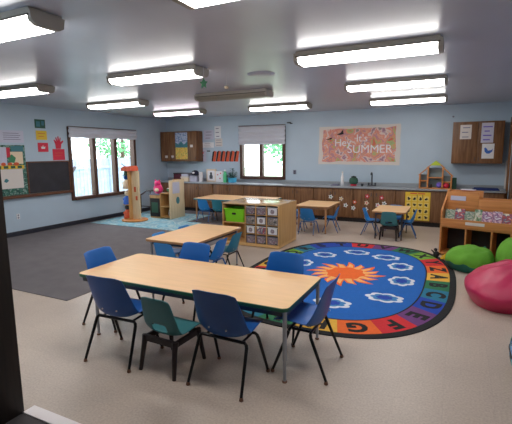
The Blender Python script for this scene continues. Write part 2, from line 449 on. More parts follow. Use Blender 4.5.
o = empty('hanging_ornament', (-2.5, 4.32, CH), 0, 'tiny pinkish paper dot hanging from the ceiling right of the green ornament', 'ornament')
link('string', MB().tube([(0,0,0),(0,0,-.2)], .002, 5), 'white', o)
link('paper_dot', MB().lathe([(0,-.02),(.02,-.015),(.025,0),(.02,.015),(0,.02)], (0,0,-.22), 12), 'cream', o)

# ------------------------------------------------------------------ chairs
def catmull(P, n):
    out = []
    for i in range(len(P)-1):
        p0, p1, p2, p3 = P[max(i-1,0)], P[i], P[i+1], P[min(i+2,len(P)-1)]
        for k in range(n):
            t = k/n
            out.append(tuple(.5*((2*b)+(c-a)*t+(2*a-5*b+4*c-d)*t*t+(-a+3*b-3*c+d)*t**3) for a,b,c,d in zip(p0,p1,p2,p3)))
    out.append(P[-1]); return out
def shell_mesh(prof, slot=False):
    # prof rows: y, z, half width, edge curl
    P = catmull(prof, 2); b = MB(); nu = 10; rows = []
    n = len(P)
    for j, (y, z, hw, cu) in enumerate(P):
        a = P[max(j-1,0)]; c = P[min(j+1,n-1)]
        ty, tz = c[0]-a[0], c[1]-a[1]; l = math.hypot(ty, tz); ny, nz = tz/l, -ty/l   # normal towards the sitter
        row = []
        for i in range(nu+1):
            u = i/nu*2-1
            q = cu*abs(u)**2.6
            row.append(b.bm.verts.new((u*hw, y+ny*q, z+nz*q)))
        rows.append(row)
    # round the top corners of the backrest
    for j, dz in ((n-1, .02), (n-2, .004)):
        for i in (0, nu): rows[j][i].co.z -= dz
    for i in (1, nu-1): rows[n-1][i].co.z -= .006
    for j in range(n-1):
        for i in range(nu):
            if slot and j in (11, 12) and 3 <= i <= 6: continue
            b.bm.faces.new((rows[j][i], rows[j][i+1], rows[j+1][i+1], rows[j+1][i]))
    return b
PROF = [(.222,.382,.16,0),(.208,.404,.185,.004),(.12,.402,.2,.02),(.03,.38,.208,.036),(-.045,.362,.213,.056),(-.098,.372,.216,.072),(-.13,.42,.212,.066),(-.15,.5,.204,.048),(-.172,.6,.19,.03),(-.195,.685,.179,.018),(-.208,.724,.172,.012)]
def make_chair(plastic, tube='black'):
    t = empty('classroom_chair')
    o = link('seat_shell', shell_mesh(PROF), plastic, t)
    m = o.modifiers.new('s', 'SOLIDIFY'); m.thickness = .007; m.offset = 0
    m = o.modifiers.new('v', 'SUBSURF'); m.levels = 1; m.render_levels = 1
    bf = MB()
    bf.tube([(-.19,-.078,.33),(-.176,-.074,.344),(.176,-.074,.344),(.19,-.078,.33)], .012, 8)
    bf.tube([(-.19,.09,.335),(-.176,.086,.35),(.176,.086,.35),(.19,.09,.335)], .012, 8)
    for s in (-1, 1): bf.tube([(s*.15,-.074,.34),(s*.15,.086,.346)], .009, 8)
    link('frame', bf, tube, t)
    for sx in (-1, 1):
        for sy in (-1, 1):
            ty = -.078 if sy < 0 else .09
            P = [(sx*.189, ty, .336), (sx*.196, ty+sy*.006, .315), (sx*.217, sy*.207, .02)]
            lg = link('leg', MB().tube(P, [.013,.013,.0105], 8), tube, t)
            link('glide', MB().lathe([(.013,0),(.016,.004),(.012,.022),(.009,.026)], (sx*.218, sy*.208, 0), 10), 'glide', lg)
    rv = MB()
    for s in (-1, 1): rv.lathe([(0,-.003),(.007,-.003),(.007,.003),(0,.003)], (0,0,0), 8); bmesh.ops.transform(rv.bm, matrix=Matrix.Translation((s*.07,-.144,.44))@Matrix.Rotation(R(90),4,'X'), verts=list(rv.bm.verts)[-18:] if False else [v for v in rv.bm.verts if abs(v.co.z) < .02])
    link('rivets', rv, 'rivet', t)
    return t
PROF2 = [(.19,.28,.145,0),(.18,.3,.16,.003),(.1,.303,.165,.01),(.01,.29,.168,.018),(-.06,.282,.17,.028),(-.11,.3,.172,.034),(-.14,.35,.17,.03),(-.156,.42,.163,.024),(-.173,.5,.152,.018),(-.187,.565,.142,.014),(-.192,.6,.128,.01)]
def make_toddler_chair(plastic):
    t = empty('toddler_chair')
    o = link('seat_shell', shell_mesh(PROF2, True), plastic, t)
    m = o.modifiers.new('s', 'SOLIDIFY'); m.thickness = .009; m.offset = 0
    m = o.modifiers.new('v', 'SUBSURF'); m.levels = 1; m.render_levels = 1
    b = MB()
    b.box(-.155,.155,.12,.145,.225,.272, bev=.006).box(-.155,.155,-.15,-.125,.225,.275, bev=.006)
    for s in (-1, 1): b.box(min(s*.155,s*.13), max(s*.155,s*.13), -.14, .14, .225, .27, bev=.006)
    link('apron', b, 'darkwood', t)
    for sx in (-1, 1):
        for sy in (-1, 1):
            lg = MB().tube([(sx*.145, sy*.135, .27), (sx*.15, sy*.15, .2), (sx*.165, sy*.185, .0)], [.026,.02,.015], 8)
            link('leg', lg, 'darkwood', t)
    return t
CHP = {}
def chair(kind, x, y, face, label, group=None, sc=1, cat='chair'):
    """face: compass angle the sitter looks to, 0 = towards the back wall"""
    if kind not in CHP: CHP[kind] = o = (make_toddler_chair(kind[1]) if kind[0] == 'T' else make_chair(kind[1], kind[2]))
    else: o = copy_tree(CHP[kind])
    if 'group' in o: del o['group']
    o.location = (x, y, .007 if (x < -3.87 and y > 3.02) else 0); o.rotation_euler = (0, 0, R(-face)); o.scale = (sc, sc, sc)
    return tag(o, label, cat, group)
NV, BL = ('C','navy','black'), ('C','blue','black')
SK = ('C','sky','bluetube'); TL = ('C','bluegreen','black'); TT = ('T','teal')
g1 = 'chairs around the big green-edged table'
chair(NV, -2.38, 2.365, -3, 'navy blue chair seen from behind, at the near left corner of the big table', g1)
chair(TT, -1.925, 2.415, 3, 'small teal chair with dark brown legs between two blue chairs at the big table', g1)
chair(NV, -1.425, 2.425, 1, 'navy blue plastic chair seen from behind, right of the small teal chair', g1)
chair(BL, -.965, 2.865, -90, 'blue chair at the right end of the big table, its back to the rug', g1, 1.0)
chair(BL, -2.975, 2.86, 89, 'blue chair at the left end of the big table, its back to the grey carpet', g1, .98)
chair(BL, -1.40, 3.31, 180, 'blue chair back on the far side of the big table, in front of the rug', g1, .975)
chair(BL, -2.42, 3.31, 181, 'blue chair at the far side of the big table, in front of the second table', g1, .975)
g2 = 'chairs around the second table'
chair(SK, -3.2, 4.03, 0, 'bright blue chair tucked under the near left corner of the second table', g2, .76)
chair(SK, -2.78, 4.38, -90, 'blue chair at the right side of the second table with a black and white toy', g2, .77)
chair(TL, -2.79, 4.80, -90, 'blue-green dark-legged chair at the second table, nearest the cube shelf', g2, .77)
chair(SK, -3.5, 4.36, 90, 'blue chair back peeping over the left edge of the second table, the nearer one', g2, .77)
chair(SK, -3.5, 4.94, 90, 'blue chair back peeping over the left edge of the second table, the farther one', g2, .77)
g3 = 'chairs at the back tables'
chair(SK, -5.34, 8.13, 0, 'bright blue chair at the left of the table behind the cube shelf', g3, .74)
chair(TL, -4.95, 8.13, 0, 'blue-green chair next to the cube shelf with the green bin', g3, .74)
chair(SK, -2.63, 7.74, 4, 'blue chair seen from behind at the near side of the middle back table', g3, .74)
chair(SK, -2.28, 8.16, -96, 'blue chair at the right side of the middle back table', g3, .74)
chair(SK, -3.0, 8.1, 90, 'blue chair at the left side of the middle back table, partly behind the cube shelf', g3, .74)
chair(SK, -3.4, 8.78, 80, 'blue chair top showing behind the right end of the cube shelf', g3, .74)
chair(SK, -1.5, 8.2, 90, 'blue chair at the left side of the small right back table', g3, .72)
chair(TT, -1.09, 7.89, 0, 'small teal chair with dark legs seen from behind at the small right back table', g3, .9)
chair(SK, -.80, 8.23, -96, 'blue chair at the right side of the small right back table, by the yellow poster', g3, .74)
chair(SK, -1.12, 8.76, 180, 'blue chair on the far side of the small right back table', g3, .72)

# ------------------------------------------------------------------ tables
def table(x0, x1, y0, y1, z, label, edge, leg, cr=.05, lr=.015, inset=.06, zb=0, left_in=0):
    cx, cy = (x0+x1)/2, (y0+y1)/2; hx, hy = (x1-x0)/2, (y1-y0)/2
    t = empty('classroom_table', (cx, cy, zb), 0, label, 'table'); z -= zb
    link('tabletop', MB().prism(rrect(-hx+.003, hx-.003, -hy+.003, hy-.003, cr), XY, z-.022, z), 'tabletop', t)
    outer = rrect(-hx, hx, -hy, hy, cr); inner = rrect(-hx+.0035, hx-.0035, -hy+.0035, hy-.0035, cr)
    b = MB(); n = len(outer)
    ring = [[b.bm.verts.new((p[0], p[1], q)) for p in pl] for pl, q in ((inner, z-.003+.0025), (outer, z-.004), (outer, z-.028), (inner, z-.030))]
    for a, c in zip(ring, ring[1:]+ring[:1]):
        for i in range(n): b.bm.faces.new((a[i], a[(i+1)%n], c[(i+1)%n], c[i]))
    link('edge_band', b, edge, t)
    ap = MB(); i_ = inset
    for s in (-1, 1):
        ap.box(-hx+i_+.02, hx-i_-.02, s*(hy-i_)-.008, s*(hy-i_)+.008, z-.07, z-.0225)
        xa = s*(hx-i_-(left_in if s < 0 else 0)); ap.box(xa-.008, xa+.008, -hy+i_+.02, hy-i_-.02, z-.07, z-.0225)
    link('apron', ap, 'steeldk' if leg != 'woodleg' else 'woodleg', t)
    for sx in (-1, 1):
        for sy in (-1, 1):
            px, py = sx*(hx-i_-(left_in if sx < 0 else 0)), sy*(hy-i_)
            lg = link('leg', MB().tube([(px,py,z-.0225),(px,py,.17),(px,py,.168),(px,py,.012)], [lr,lr,lr*.75,lr*.75], 12), leg, t)
            link('glide', MB().lathe([(lr*1.15,0),(lr*1.2,.008),(lr*.8,.014)], (px,py,0), 12), 'glide', lg)
    return t
table(-3.07, -1.005, 2.518, 3.34, .565, 'big rectangular table with light wood top and dark green edge in the foreground', 'greenedge', 'steel', .05, .016, .03, left_in=.17)
table(-3.53, -2.78, 3.95, 5.18, .563, 'light wood topped second table standing lengthwise behind the big table', 'tanedge', 'steel', .04, .015, .06)
table(-5.62, -3.72, 8.02, 8.98, .563, 'long light wood table behind the cube shelf, below the back window', 'bluegreen', 'woodleg', .04, .018, .06, .007)
table(-2.96, -2.25, 7.8, 8.74, .555, 'middle back table with light wood top and wooden legs, right of the cube shelf', 'tanedge', 'woodleg', .04, .02, .07)
table(-1.41, -.80, 7.77, 8.73, .53, 'small right back table with light wood top, in front of the yellow poster', 'tanedge', 'steeldk', .04, .015, .07)

# ------------------------------------------------------------------ cube shelf
cs = empty('cube_shelf', (-3.2, 6.67, 0), 0, 'low wooden double-sided cube shelf with glossy top between the tables', 'shelf')
X0, X1, Y0, Y1, ZT = -.55, .55, -.42, .42, .755
link('top_panel', MB().box(X0, X1, Y0, Y1, ZT-.02, ZT, bev=.003), 'topgloss', cs)
link('base', MB().box(X0, X1, Y0, Y1, 0.01, .06, bev=.003), 'maple', cs)
link('side_panel', MB().box(X1-.02, X1, Y0, Y1, .06, ZT-.02, bev=.002), 'maplev', cs)
link('side_panel', MB().box(X0, X0+.02, Y0, Y1, .06, ZT-.02, bev=.002), 'maplev', cs)
link('middle_panel', MB().box(X0+.02, X1-.02, -.03, 0, .06, ZT-.02), 'maplev', cs)
dv = [-.09, .112, .317]
for x in dv: link('divider', MB().box(x-.009, x+.009, Y0+.003, -.03, .06, ZT-.02), 'maplev', cs)
link('shelf_board', MB().box(X0+.02, dv[0]-.009, Y0+.003, -.03, .40, .418), 'maplev', cs)
rh = (ZT-.02-.06)/4
cols = [(-.081, .103), (.121, .308), (.326, .53)]
for a, c in cols:
    for k in (1, 2, 3): link('shelf_board', MB().box(a, c, Y0+.006, -.03, .06+rh*k-.004, .06+rh*k+.004), 'maplev', cs)
rowname = ['bottom row', 'second row from the bottom', 'third row from the bottom', 'top row']; colname = ['left', 'middle', 'right']
first = None
for ci, (a, c) in enumerate(cols):
    for k in range(4):
        h = rh-.034; w_ = (c-a)-.014
        o = empty('storage_bin', (-3.2+(a+c)/2, 6.67+Y0, .06+rh*k+.0045), 0, 'clear photo-fronted bin in the cube shelf, %s column, %s' % (colname[ci], rowname[k]), 'bin', 'photo bins in the cube shelf')
        b = MB().box(-w_/2, w_/2, .015, .35, 0, h, bev=.006)
        link('bin_body', b, 'steeldk' if (ci+k) % 2 else 'gltxt', o)
        pm = ('photo1', 'photo2', 'white', 'photo1', 'photo2', 'print4')[(ci*3+k*2) % 6] if (ci, k) not in ((2, 3), (0, 1), (1, 2)) else 'white'
        link('photo_card', MB().box(-w_/2+.012, w_/2-.012, .008, .0145, .012, h-.012), pm, o)
        if pm == 'white': link('photo_spot', MB().prism([(.045*math.cos(t*PI/6)*.8, h/2+.04*math.sin(t*PI/6)) for t in range(12)], XZ, .005, .0078), 'photo1', o)
        link('rim', MB().box(-w_/2-.002, w_/2+.002, .004, .012, h-.008, h+.002), 'white' if k % 2 else 'gltxt', o)
o = empty('green_bin', (-3.2-.315, 6.67+Y0, .4185), 0, 'lime green plastic bin in the left top cell of the cube shelf', 'bin')
b = MB(); lo = rrect(-.185, .185, .02, .34, .03); hi = rrect(-.205, .205, .0, .36, .03)
n = len(lo); A = [b.bm.verts.new((p[0], p[1], .0)) for p in lo]; B_ = [b.bm.verts.new((p[0], p[1], .23)) for p in hi]; C_ = [b.bm.verts.new((p[0]*.93, .18+(p[1]-.18)*.93, .23)) for p in hi]; D_ = [b.bm.verts.new((p[0]*.93, .18+(p[1]-.18)*.93, .01)) for p in lo]
for P_, Q_ in ((A, B_), (B_, C_), (C_, D_)):
    for i in range(n): b.bm.faces.new((P_[i], P_[(i+1)%n], Q_[(i+1)%n], Q_[i]))
b.bm.faces.new(A[::-1]); b.bm.faces.new(D_)
link('bin_body', b, 'lime', o)
link('rim', MB().box(-.209, .209, -.008, .004, .215, .237, bev=.003), 'lime', o)
link('handle_hole', MB().prism(rrect(-.04, .04, .13, .165, .015), XZ, .0, .01), 'blk', o)

# ------------------------------------------------------------------ back counter
def base_unit(x0, x1, label):
    w = x1-x0
    t = empty('base_cabinet', (x0, 9.45, 0), 0, label, 'cabinet', 'base cabinets under the counter')
    link('body', MB().box(0, w, .02, .525, .1, .79), 'cab', t)
    link('toe_kick', MB().box(0, w, .05, .52, 0, .1), 'cabdark', t)
    n = 2
    for i in range(n):
        a = .012+(w-.012)/n*i; c = a+(w-.012)/n-.012
        dr = link('door', MB().box(a, c, 0, .0195, .12, .775, bev=.004), 'cab', t)
        hx = c-.05 if i % 2 == 0 else a+.05
        link('handle', MB().box(hx-.006, hx+.006, -.014, -.001, .62, .70, bev=.003), 'steeldk', dr)
    return t
bl = ['dark wood base cabinet in the far left corner behind the play kitchen', 'dark wood base cabinet below the white framed box on the counter',
      'dark wood base cabinet below the potted plant on the counter', 'dark wood base cabinet below the small back window',
      'dark wood base cabinet right of the small back window', 'dark wood base cabinet below the left banner half, with the leftmost paper flowers',
      'dark wood base cabinet below the right banner half, with red paper flowers', 'dark wood base cabinet carrying the yellow poster',
      'dark wood base cabinet at the far right, behind the book display']
xs = [-7.86, -6.9, -5.95, -5.0, -4.05, -3.1, -2.15, -1.2, -.2, .88]
for i, l in enumerate(bl): base_unit(xs[i]+.001, xs[i+1]-.001, l)
tag(link('countertop', MB().box(-7.87, .885, 9.415, 9.995, .791, .826, bev=.005).box(-7.87, .885, 9.975, 9.997, .827, .9), 'counter'), 'long grey laminate countertop running along the back wall', 'countertop')

# cut-out flowers on the cabinet doors
fl = [(-2.67,.575,'white','green'),(-2.42,.54,'offwhite','yellow'),(-2.31,.39,'white','green'),(-2.10,.476,'orange','white'),(-2.13,.335,'white','green'),
      (-1.82,.62,'red','white'),(-1.83,.467,'cream','red'),(-1.84,.32,'white','green'),(-1.50,.60,'red','white'),(-1.44,.47,'white','darkgreen'),(-1.58,.43,'white','red')]
wh = ['first from the left', 'second from the left', 'third from the left, low down', 'orange petals in the middle', 'low one in the middle', 'red one at the top centre', 'cream one below the upper red', 'lowest one with green centre', 'red one at the right end', 'rightmost, dark centre', 'lower one with red centre']
for (x, z, m1, m2), wl in zip(fl, wh):
    o = empty('paper_flower', (x, 9.4495, z), 0, 'paper cut-out flower on the cabinet doors, '+wl, 'paper flower', 'paper flowers on the cabinet doors')
    P_ = [(.043*(1+.32*math.cos(5*t))*math.cos(t), .043*(1+.32*math.cos(5*t))*math.sin(t)) for t in [2*PI*k/30 for k in range(30)]]
    link('petals', MB().prism(P_, XZ, -.004, -.001), m1, o)
    link('flower_centre', MB().prism([(.018*math.cos(2*PI*k/12), .018*math.sin(2*PI*k/12)) for k in range(12)], XZ, -.007, -.0041), m2, o)
# yellow poster
o = empty('yellow_poster', (-1.0, 9.449, .135), 0, 'yellow poster with rows of small dark pictures on a cabinet door', 'poster')
link('sheet', MB().box(0, .51, -.005, -.001, 0, .62), 'yellow', o)
link('heading', MB().box(.1, .24, -.008, -.0051, .575, .598).box(.26, .4, -.008, -.0051, .575, .598), 'orange', o)
rnd = random.Random(3)
for r_ in range(4):
    for c_ in range(4):
        cx, cz = .075+c_*.12, .07+(3-r_)*.135
        b = MB().prism(rrect(cx-.045, cx+.045, cz-.055, cz+.055, .008), XZ, -.0075, -.0051, 0)
        k = rnd.random()
        P_ = [((.028+.012*math.sin(3*t+k*6))*math.cos(t)+cx, (.03+.010*math.cos(2*t+k*9))*math.sin(t)+cz) for t in [2*PI*q/14 for q in range(14)]]
        b.prism(P_, XZ, -.0095, -.0076, 1)
        link('picture', b, [mat('poster_tile', (232,204,110), .6) if r_+c_ == 0 else bpy.data.materials['poster_tile'], 'blk' if (r_+c_) % 3 else 'darkwood'], o)

# ------------------------------------------------------------------ wall cabinets
def wall_cab(x0, x1, z0, z1, doors, label):
    w, h = x1-x0, z1-z0
    t = empty('wall_cabinet', (x0, 9.67, z0), 0, label, 'cabinet')
    link('body', MB().box(0, w, .021, .328, 0, h, bev=.003), 'cab', t)
    for i in range(doors):
        a = .008+(w-.008)/doors*i; c = a+(w-.008)/doors-.008
        dr = link('door', MB().box(a, c, 0, .02, .008, h-.008, bev=.004), 'cab', t)
        hx = c-.03 if i % 2 == 0 else a+.03
        link('handle', MB().box(hx-.005, hx+.005, -.012, -.001, .06, .13, bev=.002), 'steeldk', dr)
wall_cab(-7.86, -6.6, 1.39, 2.235, 3, 'dark wood wall cabinet with a flower picture, in the far left corner')
wall_cab(-.14, .8, 1.365, 2.225, 2, 'dark wood two-door wall cabinet with paper sheets, at the right of the back wall')
def sheet(name, x0, x1, z0, z1, y, m, label, cat='paper', group=None, extra=None, rot=0):
    """a paper sheet fixed to a surface that faces the camera (towards -y)"""
    t = empty(name, ((x0+x1)/2, y, (z0+z1)/2), 0, label, cat, group); t.rotation_euler = (0, R(rot), 0)
    w, h = (x1-x0)/2, (z1-z0)/2
    link('sheet', MB().box(-w, w, -.004, -.001, -h, h), m, t)
    if extra: extra(t, w, h)
    return t
def lines(m='gltxt', rows=3, seed=0):
    def f(t, w, h):
        rr = random.Random(seed)
        for k in range(rows):
            z = h*(.6-1.3*k/max(rows-1,1)); a = -w*(.5+.25*rr.random())
            link('drawn_line', MB().box(a, w*(.3+.5*rr.random()), -.0055, -.0042, z-h*.06, z+h*.06), m, t)
    return f
def flowers_pic(t, w, h):
    link('flower_field', MB().box(-w, w, -.0055, -.0042, -h, -h*.12), 'flowerpic', t)
    link('teal_hills', MB().prism([(-w,-h*.12),(w,-h*.12),(w,h*.3),(w*.4,h*.1),(0,h*.34),(-w*.5,h*.12),(-w,h*.28)], XZ, -.0055, -.0042), 'tealpic', t)
sheet('flower_picture', -7.32, -6.9, 1.45, 2.2, 9.67, 'cloudpic', 'picture of clouds, teal hills and yellow flowers on the left wall cabinet', 'picture', None, flowers_pic)
for x, z, l in ((-7.66,1.52,'leftmost, low down'),(-7.44,1.52,'low down beside the flower picture'),(-6.77,1.82,'on the right door')):
    sheet('small_sticker', x-.04, x+.05, z-.035, z+.035, 9.67, 'offwhite', 'small white sticker on the left wall cabinet, '+l, 'sticker', 'stickers on the left wall cabinet')
sheet('paper_sheet', .0, .21, 1.87, 2.16, 9.67, 'offwhite', 'cream printed sheet on the left door of the right wall cabinet', 'paper', None, lines('gltxt', 3, 1))
sheet('paper_sheet', .39, .61, 1.79, 2.19, 9.67, 'lilac', 'tall pale lilac sheet at the top of the right cabinet door', 'paper', None, lines('purple', 4, 2))
def bird(t, w, h):
    P_ = [(-.07,.06),(-.05,.075),(-.02,.05),(.0,.01),(.06,.02),(.085,.05),(.075,-.01),(.03,-.05),(-.02,-.05),(-.06,-.01),(-.065,.03)]
    link('bird_shape', MB().prism(P_, XZ, -.006, -.0042), 'bluecloth', t)
sheet('bird_picture', .42, .64, 1.47, 1.77, 9.67, 'white', 'white sheet with a blue bird shape on the right cabinet door', 'picture', None, bird)

# papers on the back wall left of the window
for x0, x1, z0, z1, m, l, s in ((-6.56,-6.23,2.0,2.26,'lilac','pale drawing sheet on the back wall beside the left wall cabinet, upper middle one',3),
        (-6.2,-5.99,2.03,2.36,'white','tall white paper strip high on the back wall left of the window',4),
        (-6.19,-5.95,1.8,2.02,'offwhite','cream paper below the tall white strip on the back wall',5),
        (-6.84,-6.6,1.93,2.19,'lilac','pale sheet on the back wall next to the left wall cabinet',6),
        (-6.62,-6.23,1.77,1.92,'white','wide low white paper on the back wall left of the window',7),
        (-6.9,-6.5,1.38,1.72,'lilac','pale blank sheet on the wall above the left end of the counter',8)):
    sheet('paper_sheet', x0, x1, z0, z1, 9.999, m, l, 'paper', None, lines('gltxt', 3, s))
tag(link('wall_switch', MB().box(-6.77,-6.69,9.985,9.999,1.75,1.92,bev=.003), 'casing'), 'small brown wall plate between papers on the back wall', 'wall plate')
tag(link('wall_hook', MB().box(-6.45,-6.36,9.975,9.999,1.66,1.69,bev=.003), 'blk'), 'small black clip on the back wall above the red garland', 'hook')
tag(link('wall_hook', MB().box(-6.64,-6.58,9.98,9.999,1.6,1.65,bev=.003), 'red'), 'tiny red clip on the back wall left of the black clip', 'hook')
tag(link('wall_hook', MB().box(-4.0,-3.9,9.96,9.999,2.36,2.385,bev=.003).box(-3.92,-3.86,9.96,9.999,2.345,2.365), 'blk'), 'small black bracket on the wall above the right corner of the back window', 'bracket')
o = tag(link('wall_outlet', MB().box(-3.83,-3.75,9.99,9.999,1.06,1.17,bev=.002), 'gltxt'), 'small wall outlet right of the back window', 'outlet')
link('socket', MB().box(-3.805,-3.775,9.987,9.9899,1.075,1.105).box(-3.805,-3.775,9.987,9.9899,1.12,1.15), 'blk', o)
tag(link('ceiling_hook', MB().lathe([(0,-.02),(.02,-.015),(.02,.015),(0,.02)], (-.15,9.98,2.36), 10), 'gltxt'), 'small grey dot high on the wall above the right wall cabinet', 'hook')
# red garland
for k in range(6):
    x = -6.24+k*.145
    o = empty('garland_card', (x, 9.998, 1.53), 0, 'red and black garland card left of the back window, %s from the left' % ('first','second','third','fourth','fifth','last')[k], 'garland card', 'red and black cards in a row on the back wall')
    link('card', MB().prism([(-.045,-.15),(.055,-.15),(.1,.13),(.0,.15)], XZ, -.006, -.002), 'orange', o)
    link('black_stripe', MB().prism([(-.075,-.14),(-.04,-.15),(.035,.15),(-.03,.12)], XZ, -.01, -.0062), 'blk', o)

# banner
o = empty('summer_banner', (-2.19, 9.998, 1.78), 0, 'wide finger-painted paper banner with white letters on the back wall', 'banner')
rr = random.Random(5); P_ = []
for a, c in (((-.97,-.46),(.98,-.47)),((.98,-.47),(.97,.47)),((.97,.47),(-.95,.455)),((-.95,.455),(-.97,-.46))):
    for k in range(8):
        t = k/8; P_.append((a[0]+(c[0]-a[0])*t+rr.uniform(-.006,.006), a[1]+(c[1]-a[1])*t+rr.uniform(-.006,.006)))
link('paper', MB().prism(P_, XZ, -.006, -.002), 'offwhite', o)
P2 = [(.9*x_+rr.uniform(-.02,.02), .86*z_+rr.uniform(-.02,.02)) for x_, z_ in P_]
link('painted_area', MB().prism(P2, XZ, -.0085, -.0062), 'paint', o)
def put_text(txt, size, x, z, y, m, parent, name='lettering', rot=0, sx=1):
    me = text_mesh(txt, size, .0008, .0)
    b = MB().merge(me, Matrix.Translation((x, y, z)) @ Matrix.Rotation(R(rot), 4, 'Y') @ Matrix.Rotation(R(90), 4, 'X') @ Matrix.Diagonal((sx,1,1,1)))
    bpy.data.meshes.remove(me)
    return link(name, b, m, parent, smooth=False, recalc=False)
put_text('Hey', .25, -.36, .06, -.0095, 'white', o)
put_text("It's", .24, .10, .16, -.0095, 'white', o)
put_text('SUMMER', .27, .28, -.1, -.0095, 'white', o, sx=1.02)
b = MB()
b.prism([(-.52,.27),(-.42,.3),(-.36,.38),(-.34,.27),(-.44,.25)], XZ, -.0105, -.0087).prism([(-.8,.14),(-.62,.2),(-.64,.15)], XZ, -.0105, -.0087)
link('dark_brush_marks', b, 'blk', o)

# ------------------------------------------------------------------ left wall: board, chalkboard, posters
def lsheet(name, y0, y1, z0, z1, m, label, cat='paper', off=0):
    t = empty(name, (WL+off, (y0+y1)/2, (z0+z1)/2), 0, label, cat)
    w, h = (y1-y0)/2, (z1-z0)/2
    link('sheet', MB().box(.001, .005, -w, w, -h, h), m, t)
    return t, w, h
t = empty('chalkboard', (WL, 5.98, 1.14), 0, 'black chalkboard with brown wooden frame on the left wall beside the window', 'chalkboard')
link('slate', MB().box(.002, .012, -.49, .49, -.31, .32), 'slate', t)
b = MB().box(.001,.022,-.52,.5,.32,.345,bev=.003).box(.001,.022,-.52,-.49,-.31,.32,bev=.003).box(.001,.022,.49,.515,-.31,.32,bev=.003)
link('frame', b, 'ledge', t)
tag(link('chalk_ledge', MB().box(WL, WL+.07, 4.4, 6.49, .765, .825, bev=.006), 'ledge'), 'long brown wooden ledge below the chalkboard and poster board', 'ledge')
t = empty('poster_board', (WL, 4.97, 1.325), 0, 'poster board with green checked border at the left edge of the photo', 'bulletin board')
link('backing', MB().box(.001,.012,-.49,.485,-.498,.49), 'gcheck', t)
link('poster_card', MB().box(.0125,.016,-.44,.40,-.36,.02), 'offwhite', t)
link('poster_card', MB().box(.0125,.016,-.44,.10,.10,.45), 'lilac', t)
link('picture_strip', MB().box(.0125,.016,-.44,.44,.025,.095), 'yellow', t)
link('paper_leaf', MB().prism([(.14,.16),(.24,.14),(.28,.24),(.2,.31),(.12,.26)], YZ, .0165, .02), 'green', t)
link('paper_flag', MB().box(.0165,.02,.1,.17,.25,.44), 'red', t)
link('poster_card', MB().box(.0125,.016,.17,.43,.12,.36), 'cream', t)
link('poster_card', MB().box(.0125,.016,.2,.45,.365,.47), 'tealpic', t)
b = MB()
for k in range(6): b.box(.0165, .019, -.4+k*.14, -.31+k*.14, .035, .085)
link('dark_figures', b, 'darkgreen', t)
link('fruit_pictures', MB().blob((.018,.02,.12),(.004,.05,.035),2).blob((.018,.15,.12),(.004,.05,.03),2).blob((.018,.28,.12),(.004,.06,.035),2), 'orange', t)
link('ink_blob', MB().prism([(.0,-.22),(.05,-.24),(.1,-.2),(.06,-.16),(.02,-.17)], YZ, .0165, .018), 'tealpic', t)
link('ink_blob', MB().prism([(-.2,-.02),(-.14,-.04),(-.1,.0),(-.15,.015)], YZ, .0165, .018), 'darkgreen', t)
t, w_, h_ = lsheet('paper_sheet', 4.98, 5.46, 1.86, 2.1, 'lilac', 'faint pale sheet with writing above the poster board on the left wall')
for k in range(4): link('drawn_line', MB().box(.0055,.0065,-.18,.14+.03*(k%2),.06-.04*k,.07-.04*k), 'gltxt', t)
t, w_, h_ = lsheet('green_poster', 5.73, 5.97, 2.17, 2.35, 'darkgreen', 'small dark green poster, topmost of the three left of the window')
link('picture_patch', MB().box(.0055,.0065,-.09,.0,-.06,.05).box(.0055,.0065,.03,.09,-.03,.06), 'tealpic', t)
t, w_, h_ = lsheet('yellow_poster', 5.74, 5.99, 1.93, 2.12, 'yellow', 'small yellow poster between the green and the red one on the left wall')
link('drawn_line', MB().box(.0055,.0065,-.08,.08,.03,.04), 'orange', t); link('drawn_line', MB().box(.0055,.0065,-.07,.05,-.03,-.02), 'orange', t)
t, w_, h_ = lsheet('red_poster', 5.76, 6.0, 1.68, 1.87, 'red', 'small red poster with white mark above the chalkboard')
link('white_mark', MB().prism([(-.04,-.03),(.04,-.03),(.05,.02),(.01,.0),(0,.05),(-.02,.0),(-.05,.02)], YZ, .0055, .0065), 'white', t)
t, w_, h_ = lsheet('red_card', 6.1, 6.4, 1.5, 1.74, 'red', 'red square card above the right end of the chalkboard')
link('faint_lines', MB().box(.0055,.0065,-.1,.1,.03,.04).box(.0055,.0065,-.1,.06,-.03,-.02), 'orange', t)
hand = [(-.06,-.13),(.06,-.13),(.08,-.03),(.14,.03),(.13,.055),(.06,.02),(.075,.11),(.055,.115),(.03,.03),(.02,.14),(-.002,.14),(-.005,.03),(-.04,.12),(-.06,.112),(-.035,.02),(-.09,.07),(-.105,.055),(-.07,-.03)]
t = tag(link('hand_cutout', MB().prism(hand, YZ, .001, .006), 'red'), 'red paper cut-out of an open hand above the red square card', 'hand cut-out')
t.location = (WL, 6.25, 1.875)
# wall socket low on the left wall
o = tag(link('wall_outlet', MB().box(WL+.001, WL+.01, 5.16, 5.23, .34, .45, bev=.002), 'white'), 'white outlet low on the left wall below the ledge', 'outlet')
link('socket', MB().box(WL+.0101, WL+.012, 5.18, 5.21, .355, .385).box(WL+.0101, WL+.012, 5.18, 5.21, .405, .435), 'gltxt', o)

